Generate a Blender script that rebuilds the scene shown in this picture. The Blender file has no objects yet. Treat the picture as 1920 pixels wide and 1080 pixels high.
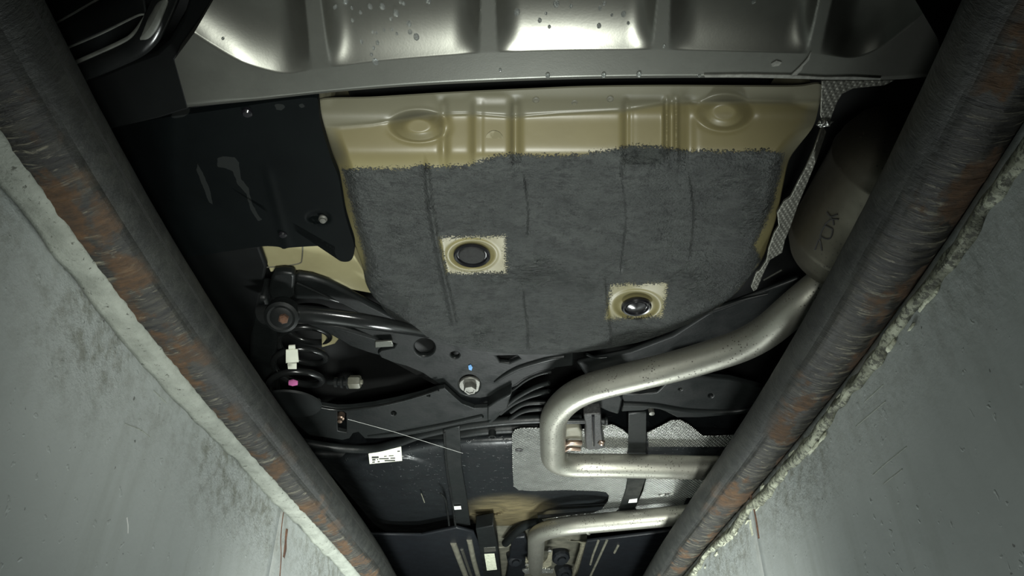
import bpy, bmesh, math, random
import numpy as np
from mathutils import Vector, Matrix, Euler, noise as mnoise

# ------------------------------------------------------------------ camera
scn = bpy.context.scene
COL = scn.collection
CZ = 1.20                                   # lens height above the pit floor
F = 1340.0                                  # focal length in pixels of a 1920 px wide frame
cam_d = bpy.data.cameras.new('camera')
cam = bpy.data.objects.new('camera', cam_d)
COL.objects.link(cam)
cam_d.sensor_width = 36.0
cam_d.lens = 36.0 * F / 1920.0
cam_d.clip_start = 0.01
cam.location = (0, 0, CZ)
cam.rotation_euler = Euler((math.radians(90 + 35.0), 0, math.radians(0.91)), 'XYZ')
scn.camera = cam

# ------------------------------------------------------------------ world, lamps, exposure
world = bpy.data.worlds.new('workshop_air')
scn.world = world
world.use_nodes = True
bg = world.node_tree.nodes['Background']
bg.inputs[0].default_value = (0.55, 0.62, 0.58, 1)
bg.inputs[1].default_value = 0.02

def area_lamp(name, loc, target, size, power, col, size_y=None):
    d = bpy.data.lights.new(name, 'AREA')
    d.energy = power
    d.color = col
    d.shape = 'RECTANGLE' if size_y else 'DISK'
    d.size = size
    if size_y:
        d.size_y = size_y
    o = bpy.data.objects.new(name, d)
    COL.objects.link(o)
    o.location = loc
    o.rotation_euler = (Vector(target) - Vector(loc)).to_track_quat('-Z', 'Y').to_euler()
    return o

LAMP = (0.94, 1.0, 0.97)
area_lamp('pit_lamp', (0.03, 2.05, CZ - 0.45), (0.0, 1.75, CZ + 0.6), 0.30, 18.0, LAMP)
def spot_lamp(name, loc, target, power, cone, soft, col):
    d = bpy.data.lights.new(name, 'SPOT')
    d.energy = power
    d.color = col
    d.spot_size = math.radians(cone)
    d.spot_blend = 1.0
    d.shadow_soft_size = soft
    o = bpy.data.objects.new(name, d)
    COL.objects.link(o)
    o.location = loc
    o.rotation_euler = (Vector(target) - Vector(loc)).to_track_quat('-Z', 'Y').to_euler()
    return o

spot_lamp('phone_flash', (0.02, 0.0, CZ - 0.06), (-0.08, 0.82, CZ + 0.57 - 0.06), 62.0, 70, 0.03, (0.97, 1.0, 0.93))
spot_lamp('hand_torch', (0.03, 0.62, CZ - 0.36), (0.0, 1.62, CZ + 0.04), 125.0, 92, 0.05, (0.97, 1.0, 0.93))

scn.view_settings.view_transform = 'Standard'
scn.view_settings.look = 'None'
scn.view_settings.exposure = 0.0
scn.view_settings.gamma = 1.0
scn.view_settings.use_curve_mapping = False

# ------------------------------------------------------------------ helpers: rays
RM = np.array(cam.rotation_euler.to_matrix())

def raydir(px, py):
    px = np.asarray(px, float); py = np.asarray(py, float)
    v = np.stack([(px - 960.0) / F, (540.0 - py) / F, -np.ones_like(px)], -1)
    return v @ RM.T

def at(px, py, h):
    """Point of the horizontal level h metres above the lens that shows at a photo pixel."""
    d = raydir(px, py)
    t = np.asarray(h, float) / d[..., 2]
    p = d * t[..., None]
    p[..., 2] += CZ
    return p

def V(px, py, h):
    return Vector(at(px, py, h))

# ------------------------------------------------------------------ helpers: objects
WORG = {}

def setprops(o, label=None, cat=None, group=None, kind=None):
    if label: o['label'] = label
    if cat: o['category'] = cat
    if group: o['group'] = group
    if kind: o['kind'] = kind
    return o

def empty(name, loc, parent=None):
    o = bpy.data.objects.new(name, None)
    COL.objects.link(o)
    o.empty_display_size = 0.05
    w = Vector(loc)
    WORG[o.name] = w
    if parent is not None:
        o.parent = parent
        o.location = w - WORG[parent.name]
    else:
        o.location = w
    return o

def link_mesh(name, me, parent=None, org=None):
    """me holds world coordinates; the origin is moved to the middle of the mesh."""
    n = len(me.vertices)
    co = np.empty(n * 3); me.vertices.foreach_get('co', co); co = co.reshape(-1, 3)
    w = (co.min(0) + co.max(0)) / 2 if org is None else np.array(org, float)
    co -= w
    me.vertices.foreach_set('co', co.ravel())
    me.update()
    o = bpy.data.objects.new(name, me)
    COL.objects.link(o)
    wv = Vector(w)
    WORG[o.name] = wv
    if parent is not None:
        o.parent = parent
        o.location = wv - WORG[parent.name]
    else:
        o.location = wv
    return o

def build(name, verts, faces, mat, parent=None, smooth=True, sharp=40, uv=None, attrs=None, label=None, bevel=0, seg=2):
    me = bpy.data.meshes.new(name)
    me.from_pydata([tuple(map(float, v)) for v in verts], [], [tuple(map(int, f)) for f in faces])
    me.validate(verbose=False)
    if attrs:
        for k, a in attrs.items():
            at_ = me.attributes.new(k, 'FLOAT', 'POINT')
            at_.data.foreach_set('value', np.asarray(a, np.float32))
    if uv is not None:
        ul = me.uv_layers.new(name='UVMap')
        li = np.empty(len(me.loops), np.int32)
        me.loops.foreach_get('vertex_index', li)
        ul.data.foreach_set('uv', np.asarray(uv, np.float32)[li].ravel())
    if smooth:
        me.polygons.foreach_set('use_smooth', [True] * len(me.polygons))
        if sharp:
            me.set_sharp_from_angle(angle=math.radians(sharp))
    me.materials.append(mat)
    o = link_mesh(name, me, parent)
    if bevel:
        b = o.modifiers.new('bevel', 'BEVEL')
        b.width = bevel; b.segments = seg; b.limit_method = 'ANGLE'; b.angle_limit = math.radians(50)
    if label: o['label'] = label
    return o

def smoothpx(pts, n=6, closed=True):
    P = np.array(pts, float)
    out = []
    N = len(P)
    for i in range(N if closed else N - 1):
        p0 = P[(i - 1) % N] if closed or i > 0 else P[0]
        p1 = P[i]; p2 = P[(i + 1) % N]
        p3 = P[(i + 2) % N] if closed or i + 2 < N else P[-1]
        for k in range(n):
            t = k / n
            out.append(0.5 * ((2 * p1) + (-p0 + p2) * t + (2 * p0 - 5 * p1 + 4 * p2 - p3) * t * t + (-p0 + 3 * p1 - 3 * p2 + p3) * t ** 3))
    if not closed:
        out.append(P[-1])
    return np.array(out)

def hv(h, p):
    return h(p[0], p[1]) if callable(h) else h

def plate(name, outline, h, thick, mat, parent, holes=(), smooth=0, bevel=0.002, label=None, up=True):
    """A solid sheet: outline traced on the level h, thickness upwards (away from the pit)."""
    bm = bmesh.new()
    loops = []
    for k, lp in enumerate([outline] + list(holes)):
        lp = smoothpx(lp, smooth) if (smooth and len(lp) > 3) else np.array(lp, float)
        vs = [bm.verts.new(V(p[0], p[1], hv(h, p))) for p in lp]
        es = [bm.edges.new((vs[i], vs[(i + 1) % len(vs)])) for i in range(len(vs))]
        loops.append(es)
    r = bmesh.ops.triangle_fill(bm, use_beauty=True, use_dissolve=False, edges=[e for l in loops for e in l])
    fs = [f for f in bm.faces]
    for f in fs:
        f.normal_update()
        if f.normal.z > 0:
            f.normal_flip()
    ex = bmesh.ops.extrude_face_region(bm, geom=fs, use_keep_orig=True)
    nv = [g for g in ex['geom'] if isinstance(g, bmesh.types.BMVert)]
    bmesh.ops.translate(bm, vec=(0, 0, thick), verts=nv)
    bmesh.ops.recalc_face_normals(bm, faces=bm.faces[:])
    me = bpy.data.meshes.new(name)
    bm.to_mesh(me); bm.free()
    me.polygons.foreach_set('use_smooth', [True] * len(me.polygons))
    me.set_sharp_from_angle(angle=math.radians(35))
    me.materials.append(mat)
    o = link_mesh(name, me, parent)
    if bevel:
        b = o.modifiers.new('bevel', 'BEVEL')
        b.width = bevel; b.segments = 2; b.limit_method = 'ANGLE'; b.angle_limit = math.radians(50)
        b.use_clamp_overlap = True
    if label: o['label'] = label
    return o

def catmull3(pts, n):
    return [Vector(p) for p in smoothpx([tuple(p) for p in pts], n, closed=False)]

def fillet3(pts, rad, n=8):
    pts = [Vector(p) for p in pts]
    rads = rad if isinstance(rad, (list, tuple)) else [rad] * len(pts)
    out = [pts[0]]
    for i in range(1, len(pts) - 1):
        a, b, c = pts[i - 1], pts[i], pts[i + 1]
        d1 = (a - b); d2 = (c - b)
        L = min(rads[i], d1.length * 0.49, d2.length * 0.49)
        p1 = b + d1.normalized() * L; p2 = b + d2.normalized() * L
        for k in range(n + 1):
            t = k / n
            out.append((1 - t) ** 2 * p1 + 2 * t * (1 - t) * b + t * t * p2)
    out.append(pts[-1])
    return out

def resample(pts, step):
    P = [Vector(p) for p in pts]
    out = [P[0].copy()]
    acc = 0.0
    for a, b in zip(P[:-1], P[1:]):
        L = (b - a).length
        if L < 1e-9: continue
        n = max(1, int(round(L / step)))
        for k in range(1, n + 1):
            out.append(a.lerp(b, k / n))
    return out

def tube(name, pts, r, mat, parent, n=20, label=None, sx=1.0, sz=1.0, disp=None, caps=True, smooth=True, uptwist=None):
    """Swept tube; r a number or a list along the path. uv = (length, arc) in metres."""
    P = [Vector(p) for p in pts]
    R = list(r) if isinstance(r, (list, tuple, np.ndarray)) else [r] * len(P)
    if len(R) != len(P):
        R = list(np.interp(np.linspace(0, 1, len(P)), np.linspace(0, 1, len(R)), R))
    up = Vector(uptwist) if uptwist else Vector((0, 0, 1))
    verts, uv, faces = [], [], []
    L = 0.0
    for i, p in enumerate(P):
        t = (P[min(i + 1, len(P) - 1)] - P[max(i - 1, 0)]).normalized()
        if i:
            L += (P[i] - P[i - 1]).length
            side = side - t * side.dot(t)
            if side.length < 1e-6: side = t.cross(up)
        else:
            side = t.cross(up)
            if side.length < 1e-4: side = t.cross(Vector((1, 0, 0)))
        side.normalize()
        nrm = side.cross(t).normalized()
        for k in range(n):
            a = 2 * math.pi * k / n
            rr = R[i] + (disp(L, a, R[i]) if disp else 0.0)
            verts.append(p + side * (math.cos(a) * rr * sx) + nrm * (math.sin(a) * rr * sz))
            uv.append((L, a * R[i]))
    for i in range(len(P) - 1):
        for k in range(n):
            a = i * n + k; b = i * n + (k + 1) % n
            faces.append((a, b, b + n, a + n))
    if caps:
        faces.append(tuple(range(n - 1, -1, -1)))
        m = (len(P) - 1) * n
        faces.append(tuple(range(m, m + n)))
    return build(name, verts, faces, mat, parent, smooth=smooth, sharp=50, uv=uv, label=label)

def lathe(name, base, axis, prof, mat, parent, n=32, label=None, sharp=35, flat_sides=False):
    """Turned body: prof = [(radius, distance along axis)]."""
    ax = Vector(axis).normalized()
    s = ax.orthogonal().normalized(); w = ax.cross(s)
    base = Vector(base)
    verts, faces = [], []
    for (r, d) in prof:
        for k in range(n):
            a = 2 * math.pi * k / n
            verts.append(base + ax * d + s * (math.cos(a) * max(r, 1e-5)) + w * (math.sin(a) * max(r, 1e-5)))
    for i in range(len(prof) - 1):
        for k in range(n):
            a = i * n + k; b = i * n + (k + 1) % n
            faces.append((a, b, b + n, a + n))
    faces.append(tuple(range(n - 1, -1, -1)))
    m = (len(prof) - 1) * n
    faces.append(tuple(range(m, m + n)))
    me_o = build(name, verts, faces, mat, parent, smooth=not flat_sides, sharp=sharp, label=label)
    bm = bmesh.new(); bm.from_mesh(me_o.data)
    bmesh.ops.recalc_face_normals(bm, faces=bm.faces[:]); bm.to_mesh(me_o.data); bm.free()
    return me_o

def box(name, c, size, mat, parent, rot=(0, 0, 0), bevel=0.002, label=None):
    m = Euler(rot).to_matrix()
    c = Vector(c); vs = []
    for dx in (-.5, .5):
        for dy in (-.5, .5):
            for dz in (-.5, .5):
                vs.append(c + m @ Vector((dx * size[0], dy * size[1], dz * size[2])))
    fs = [(0, 1, 3, 2), (4, 6, 7, 5), (0, 4, 5, 1), (2, 3, 7, 6), (0, 2, 6, 4), (1, 5, 7, 3)]
    return build(name, vs, fs, mat, parent, smooth=True, sharp=40, label=label, bevel=bevel)

def sdf(P, poly):
    """Signed distance of points P (n,2) to a polygon, inside positive (pixels)."""
    P = np.asarray(P, float); poly = np.asarray(poly, float)
    d = np.full(len(P), 1e18); inside = np.zeros(len(P), bool)
    for i in range(len(poly)):
        a = poly[i]; b = poly[(i + 1) % len(poly)]
        ab = b - a; ap = P - a
        t = np.clip((ap @ ab) / max(ab @ ab, 1e-9), 0, 1)
        q = ap - t[:, None] * ab
        d = np.minimum(d, (q * q).sum(1))
        c = ((a[1] > P[:, 1]) != (b[1] > P[:, 1])) & (P[:, 0] < (b[0] - a[0]) * (P[:, 1] - a[1]) / ((b[1] - a[1]) or 1e-9) + a[0])
        inside ^= c
    return np.where(inside, 1, -1) * np.sqrt(d)

def sdline(P, line):
    P = np.asarray(P, float); line = np.asarray(line, float)
    d = np.full(len(P), 1e18)
    for i in range(len(line) - 1):
        a = line[i]; b = line[i + 1]; ab = b - a; ap = P - a
        t = np.clip((ap @ ab) / (ab @ ab), 0, 1)
        q = ap - t[:, None] * ab
        d = np.minimum(d, (q * q).sum(1))
    return np.sqrt(d)

def sst(a, b, x):
    t = np.clip((x - a) / (b - a), 0, 1)
    return t * t * (3 - 2 * t)

def polar(name, outline, centre, hfun, mat, parent, nr=60, nt=300, skirt=0.06, attrs=None, label=None, smooth=6):
    """Sheet pressed into relief: hfun(P) gives the level of every point; skirt turns the rim up."""
    out = smoothpx(outline, smooth) if smooth else np.array(outline, float)
    seg = np.linalg.norm(np.roll(out, -1, 0) - out, axis=1)
    s = np.concatenate([[0], np.cumsum(seg)])
    ss = np.linspace(0, s[-1], nt, endpoint=False)
    oc = np.vstack([out, out[:1]])
    ring = np.stack([np.interp(ss, s, oc[:, 0]), np.interp(ss, s, oc[:, 1])], 1)
    c = np.array(centre, float)
    rr = np.linspace(0, 1, nr + 1)[1:]
    P = np.vstack([[c]] + [c + (ring - c) * r for r in rr])
    H = hfun(P)
    W = at(P[:, 0], P[:, 1], H)
    A = {k: f(P) for k, f in (attrs or {}).items()}
    top = W[-nt:].copy(); top[:, 2] += skirt(ring) if callable(skirt) else skirt
    W = np.vstack([W, top])
    for k in A: A[k] = np.concatenate([A[k], A[k][-nt:]])
    faces = []
    for k in range(nt):
        faces.append((0, 1 + (k + 1) % nt, 1 + k))
    for i in range(nr):
        o = 1 + i * nt
        for k in range(nt):
            a = o + k; b = o + (k + 1) % nt
            faces.append((a, b, b + nt, a + nt))
    me = build(name, W, faces, mat, parent, smooth=True, sharp=60, attrs=A, label=label)
    bm = bmesh.new(); bm.from_mesh(me.data)
    bmesh.ops.recalc_face_normals(bm, faces=bm.faces[:])
    f0 = min(bm.faces, key=lambda f: (f.calc_center_median() - Vector((0, 0, 0))).length)
    bm.to_mesh(me.data); bm.free()
    return me

# ------------------------------------------------------------------ helpers: materials
class Mat:
    def __init__(s, name):
        s.m = bpy.data.materials.new(name); s.m.use_nodes = True
        s.nt = s.m.node_tree; s.b = s.nt.nodes['Principled BSDF']
        s.tc = None
    def n(s, t, **kw):
        x = s.nt.nodes.new(t)
        for k, v in kw.items():
            if hasattr(x, k): setattr(x, k, v)
            else: x.inputs[k.replace('_', ' ')].default_value = v
        return x
    def l(s, a, b): s.nt.links.new(a, b)
    def obj(s):
        if not s.tc: s.tc = s.n('ShaderNodeTexCoord')
        return s.tc.outputs['Object']
    def uv(s):
        if not s.tc: s.tc = s.n('ShaderNodeTexCoord')
        return s.tc.outputs['UV']
    def mapping(s, vec, scale=(1, 1, 1), loc=(0, 0, 0), rot=(0, 0, 0)):
        m = s.n('ShaderNodeMapping')
        m.inputs['Scale'].default_value = scale; m.inputs['Location'].default_value = loc; m.inputs['Rotation'].default_value = rot
        s.l(vec, m.inputs['Vector']); return m.outputs[0]
    def noise(s, vec, scale, detail=4, rough=0.55, dist=0):
        x = s.n('ShaderNodeTexNoise'); x.inputs['Scale'].default_value = scale; x.inputs['Detail'].default_value = detail
        x.inputs['Roughness'].default_value = rough; x.inputs['Distortion'].default_value = dist
        s.l(vec, x.inputs['Vector']); return x.outputs[0]
    def voro(s, vec, scale, feature='F1'):
        x = s.n('ShaderNodeTexVoronoi'); x.feature = feature; x.inputs['Scale'].default_value = scale
        s.l(vec, x.inputs['Vector']); return x.outputs[0]
    def ramp(s, fac, stops):
        x = s.n('ShaderNodeMapRange') if False else s.n('ShaderNodeValToRGB')
        e = x.color_ramp.elements
        while len(e) < len(stops): e.new(0.5)
        for i, (p, c) in enumerate(stops):
            e[i].position = p; e[i].color = (*c, 1) if isinstance(c, tuple) else (c, c, c, 1)
        s.l(fac, x.inputs[0]); return x.outputs[0]
    def math(s, op, a, b=None, clamp=False):
        x = s.n('ShaderNodeMath'); x.operation = op; x.use_clamp = clamp
        for i, v in enumerate((a, b)):
            if v is None: continue
            if isinstance(v, (int, float)): x.inputs[i].default_value = v
            else: s.l(v, x.inputs[i])
        return x.outputs[0]
    def mix(s, fac, a, b):
        x = s.n('ShaderNodeMix'); x.data_type = 'RGBA'
        for i, v in ((0, fac), (6, a), (7, b)):
            if isinstance(v, tuple): x.inputs[i].default_value = (*v, 1)
            elif isinstance(v, (int, float)): x.inputs[i].default_value = v
            else: s.l(v, x.inputs[i])
        return x.outputs[2]
    def attr(s, name):
        x = s.n('ShaderNodeAttribute'); x.attribute_name = name; return x.outputs['Fac']
    def set(s, inp, v):
        if isinstance(v, tuple): s.b.inputs[inp].default_value = (*v, 1)
        elif isinstance(v, (int, float)): s.b.inputs[inp].default_value = v
        else: s.l(v, s.b.inputs[inp])
    def bump(s, height, strength=0.5, dist=0.002):
        x = s.n('ShaderNodeBump'); x.inputs['Strength'].default_value = strength; x.inputs['Distance'].default_value = dist
        s.l(height, x.inputs['Height'])
        prev = s.b.inputs['Normal']
        if prev.is_linked: s.l(prev.links[0].from_socket, x.inputs['Normal'])
        s.l(x.outputs[0], prev)

def simple(name, c1, c2=None, rough=0.5, metal=0.0, nscale=40, bump=0.0, bscale=300, bdist=0.001, rvar=0.0, spec=None, lo=.35, hi=.65):
    m = Mat(name)
    o = m.obj()
    if c2 is None: c2 = tuple(x * 0.7 for x in c1)
    f = m.ramp(m.noise(o, nscale, 5), [(lo, 0.0), (hi, 1.0)])
    m.set('Base Color', m.mix(f, c1, c2))
    if rvar:
        m.set('Roughness', m.math('ADD', m.math('MULTIPLY', f, rvar), rough - rvar / 2))
    else:
        m.set('Roughness', rough)
    m.set('Metallic', metal)
    if spec is not None: m.set('Specular IOR Level', spec)
    if bump: m.bump(m.noise(o, bscale, 4), bump, bdist)
    return m.m

# black plastics and painted steel of the underbody
M_BLK = simple('black_paint', (0.011, 0.0128, 0.0128), (0.005, 0.006, 0.006), rough=0.42, spec=0.26, nscale=22, bump=0.25, bscale=160, rvar=0.2)
M_GLOSS = simple('gloss_black_paint', (0.014, 0.015, 0.015), (0.007, 0.008, 0.008), rough=0.22, nscale=18, bump=0.15, bscale=90, rvar=0.1)
M_PLAS = simple('black_plastic', (0.009, 0.011, 0.011), (0.006, 0.007, 0.007), rough=0.55, spec=0.2, nscale=12, bump=0.2, bscale=500, bdist=0.0005)
M_TANK = simple('tank_plastic', (0.011, 0.013, 0.0155), (0.007, 0.008, 0.010), rough=0.42, spec=0.3, nscale=25, bump=0.25, bscale=60, bdist=0.002, rvar=0.15)
def mk_tank():
    m = Mat('painted_sheen_tank_plastic'); o = m.obj()
    f = m.ramp(m.noise(o, 25, 5), [(0.35, 0.0), (0.65, 1.0)])
    c = m.mix(f, (0.011, 0.013, 0.014), (0.006, 0.007, 0.008))
    m.set('Specular IOR Level', 0.35)
    d = m.math('MULTIPLY', m.attr('painted_sheen'), m.ramp(m.noise(m.mapping(o, (1, 3, 1)), 20, 5), [(0.25, 0.35), (0.7, 1.0)]))  # brown-gold reflection on the tank, painted into the base colour
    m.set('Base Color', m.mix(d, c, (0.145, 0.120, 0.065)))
    m.set('Roughness', m.math('ADD', 0.30, m.math('MULTIPLY', f, 0.12)))
    wet = m.ramp(m.noise(o, 75, 3), [(0.62, 0.0), (0.68, 1.0)])
    m.bump(wet, 0.5, 0.002)
    m.bump(m.noise(o, 50, 4), 0.25, 0.003)
    return m.m
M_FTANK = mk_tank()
M_DARK = simple('dark_plastic', (0.0045, 0.0055, 0.0055), (0.003, 0.0035, 0.0035), rough=0.6, spec=0.1, nscale=12)
M_EDGE = simple('painted_highlight_plastic', (0.16, 0.17, 0.15), (0.10, 0.105, 0.095), rough=0.45, nscale=60)  # light grey paints the highlights along vent bevel, rim and slats
M_FLOOR = simple('dark_floor_pan', (0.010, 0.011, 0.011), rough=0.6, nscale=9)
M_RUB = simple('rubber', (0.012, 0.012, 0.012), (0.03, 0.031, 0.03), rough=0.55, nscale=90, bump=0.6, bscale=180, bdist=0.002, lo=.5, hi=.8)
M_RUBG = simple('shiny_rubber', (0.010, 0.010, 0.012), rough=0.2, nscale=30)
M_PLUG = simple('plug_grey_rubber', (0.022, 0.023, 0.022), (0.015, 0.015, 0.015), rough=0.7, spec=0.2, nscale=200)
M_CREAM = simple('cream_primer', (0.42, 0.39, 0.225), (0.35, 0.32, 0.18), rough=0.4, nscale=14, bump=0.05, bscale=60)
M_STEEL = simple('bolt_steel', (0.16, 0.16, 0.145), (0.10, 0.10, 0.09), rough=0.5, metal=0.6, nscale=120)
M_RUST = simple('rust', (0.14, 0.066, 0.035), (0.06, 0.032, 0.020), rough=0.85, nscale=90, bump=0.8, bscale=220, bdist=0.002)
M_LABEL = simple('label_white', (0.72, 0.74, 0.62), (0.66, 0.68, 0.57), rough=0.5, nscale=40)
M_INK = simple('label_ink', (0.03, 0.03, 0.03), rough=0.6)
M_PINK = simple('pink_paint', (0.62, 0.16, 0.40), rough=0.5)
M_BLUE = simple('blue_paint', (0.10, 0.30, 0.62), rough=0.5)
M_WHITE = simple('white_paint', (0.75, 0.76, 0.74), rough=0.5)
M_COPPER = simple('copper_tinted_steel', (0.34, 0.25, 0.19), (0.20, 0.15, 0.12), rough=0.3, metal=0.85, nscale=60)
M_FOIL = simple('crumpled_foil', (0.70, 0.66, 0.48), (0.35, 0.33, 0.25), rough=0.35, metal=0.7, nscale=120, bump=1.0, bscale=150, bdist=0.004)
M_FLAKE = simple('lime_plaster', (0.62, 0.64, 0.50), (0.42, 0.44, 0.34), rough=0.9, nscale=70, bump=0.9, bscale=120, bdist=0.004)
M_DUST = simple('olive_dusted_steel', (0.16, 0.155, 0.12), (0.09, 0.09, 0.07), rough=0.5, nscale=30, bump=0.3, bscale=80)
M_DAB = simple('grey_dab', (0.20, 0.185, 0.12), (0.13, 0.118, 0.065), rough=0.8, nscale=90, lo=.45, hi=.55)
M_CONC = simple('concrete', (0.30, 0.31, 0.29), (0.20, 0.21, 0.19), rough=0.9, nscale=8, bump=0.4, bscale=60)

def mk_bumper():
    m = Mat('bumper_plastic'); o = m.obj()
    f = m.ramp(m.noise(o, 30, 5), [(0.35, 0.0), (0.7, 1.0)])
    m.set('Base Color', m.mix(f, (0.185, 0.188, 0.167), (0.145, 0.148, 0.131)))
    sp = m.ramp(m.noise(m.mapping(o, (1, 1, 1)), 420, 2), [(0.66, 0.0), (0.74, 1.0)])
    m.set('Roughness', m.math('ADD', 0.34, m.math('MULTIPLY', f, 0.05)))
    m.set('Metallic', 0.85)
    m.set('Specular IOR Level', 0.8)
    m.bump(m.noise(o, 500, 2), 0.05, 0.0006)
    m.bump(m.noise(o, 60, 3), 0.06, 0.001)
    return m.m
M_BUMP = mk_bumper()

def mk_well():
    m = Mat('primer_and_stone_guard'); o = m.obj()
    d = m.attr('coat')                       # signed distance to the sprayed area, px of the trace / 20
    spk = m.noise(o, 380, 3, 0.75)
    spk2 = m.noise(o, 60, 4)
    e = m.math('ADD', d, m.math('ADD', m.math('MULTIPLY', m.math('SUBTRACT', spk, 0.5), 4.2), m.math('MULTIPLY', m.math('SUBTRACT', spk2, 0.5), 0.8)))
    mask = m.ramp(e, [(0.0, 0.0), (0.12, 1.0)])
    n1 = m.noise(o, 11, 5)
    cream = m.mix(m.ramp(n1, [(0.35, 0.0), (0.68, 1.0)]), (0.200, 0.176, 0.080), (0.165, 0.147, 0.068))
    grey = m.attr('flange')
    cream = m.mix(m.math('MULTIPLY', m.attr('panel_tone'), m.ramp(m.noise(o, 17, 5), [(0.2, 0.75), (0.8, 1.0)])), cream, (0.128, 0.112, 0.056))  # darker tan tone across the rear end panel
    cream = m.mix(m.math('MULTIPLY', grey, 0.85), cream, (0.115, 0.113, 0.083))
    co = m.mix(m.ramp(m.noise(o, 26, 6, 0.65), [(0.35, 0.0), (0.65, 1.0)]), (0.047, 0.053, 0.050), (0.025, 0.029, 0.028))
    co = m.mix(m.ramp(m.noise(m.mapping(o, (1, 1.8, 1)), 62, 8, 0.82), [(0.50, 0.0), (0.58, 0.9)]), co, (0.012, 0.014, 0.014))
    pits = m.ramp(m.voro(m.mapping(o, (1, 1.6, 1)), 170), [(0.16, 0.8), (0.30, 0.0)])
    co = m.mix(m.math('MULTIPLY', pits, m.ramp(m.noise(o, 20, 4), [(0.40, 0.0), (0.60, 1.0)])), co, (0.008, 0.009, 0.009))
    m.set('Base Color', m.mix(mask, cream, co))
    wet = m.ramp(m.noise(o, 9, 3), [(0.52, 0.0), (0.66, 1.0)])
    rc = m.math('SUBTRACT', 0.55, m.math('MULTIPLY', wet, 0.32))
    rr = m.n('ShaderNodeMix'); rr.data_type = 'FLOAT'
    m.l(mask, rr.inputs[0]); rr.inputs[2].default_value = 0.42; m.l(rc, rr.inputs[3])
    m.set('Roughness', rr.outputs[0])
    hgt = m.math('ADD', m.noise(o, 330, 4, 0.65), m.math('MULTIPLY', m.noise(m.mapping(o, (1, 1.8, 1)), 110, 3), 1.4))
    m.bump(m.math('MULTIPLY', hgt, mask), 1.0, 0.0045)
    m.bump(m.noise(o, 35, 3), 0.10, 0.002)
    return m.m
M_WELL = mk_well()

def mk_exhaust(name, c1, c2, rough=0.38):
    m = Mat(name); o = m.obj(); u = m.uv()
    f = m.ramp(m.noise(o, 14, 5), [(0.35, 0.0), (0.68, 1.0)])
    base = m.mix(f, c1, c2)
    pit = m.ramp(m.voro(o, 185), [(0.17, 1.0), (0.30, 0.0)])
    reg = m.ramp(m.noise(o, 22, 4), [(0.44, 0.0), (0.55, 1.0)])
    pk = m.math('MULTIPLY', pit, reg)
    base = m.mix(pk, base, (0.035, 0.03, 0.024))
    m.set('Base Color', base)
    m.set('Metallic', m.math('SUBTRACT', 0.85, m.math('MULTIPLY', pk, 0.7)))
    m.set('Roughness', m.math('ADD', rough, m.math('MULTIPLY', f, 0.10)))
    m.bump(m.noise(o, 120, 4), 0.18, 0.001)
    return m.m
M_EXH = mk_exhaust('exhaust_steel', (0.37, 0.368, 0.32), (0.28, 0.277, 0.24), 0.36)
M_MUF = mk_exhaust('muffler_steel', (0.135, 0.125, 0.10), (0.095, 0.088, 0.068), 0.42)

def mk_foil(name, c, pitch=0.0150, rough=0.30, amp=1.0, bd=0.0070):
    m = Mat(name); o = m.obj()
    mp = m.mapping(o, (1, 1, 1), rot=(0, 0, 0.6))
    sx = m.n('ShaderNodeSeparateXYZ'); m.l(mp, sx.inputs[0])
    k = 2 * math.pi / pitch
    a = m.math('SINE', m.math('MULTIPLY', sx.outputs[0], k)); b = m.math('SINE', m.math('MULTIPLY', sx.outputs[1], k))
    em = m.math('MAXIMUM', m.math('ABSOLUTE', a), m.math('ABSOLUTE', b))
    m.set('Base Color', m.mix(m.ramp(m.noise(o, 26, 5), [(0.35, 0.0), (0.7, 1.0)]), c, tuple(x * 0.72 for x in c)))
    m.set('Metallic', 0.9)
    m.set('Roughness', rough)
    m.bump(em, amp, bd)
    m.bump(m.noise(o, 70, 4), 0.35, 0.003)
    return m.m
M_ALU = mk_foil('embossed_aluminium', (0.60, 0.61, 0.58))
M_ALUD = mk_foil('dull_embossed_aluminium', (0.19, 0.19, 0.165), 0.012, 0.5, 0.5, 0.0009)

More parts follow.
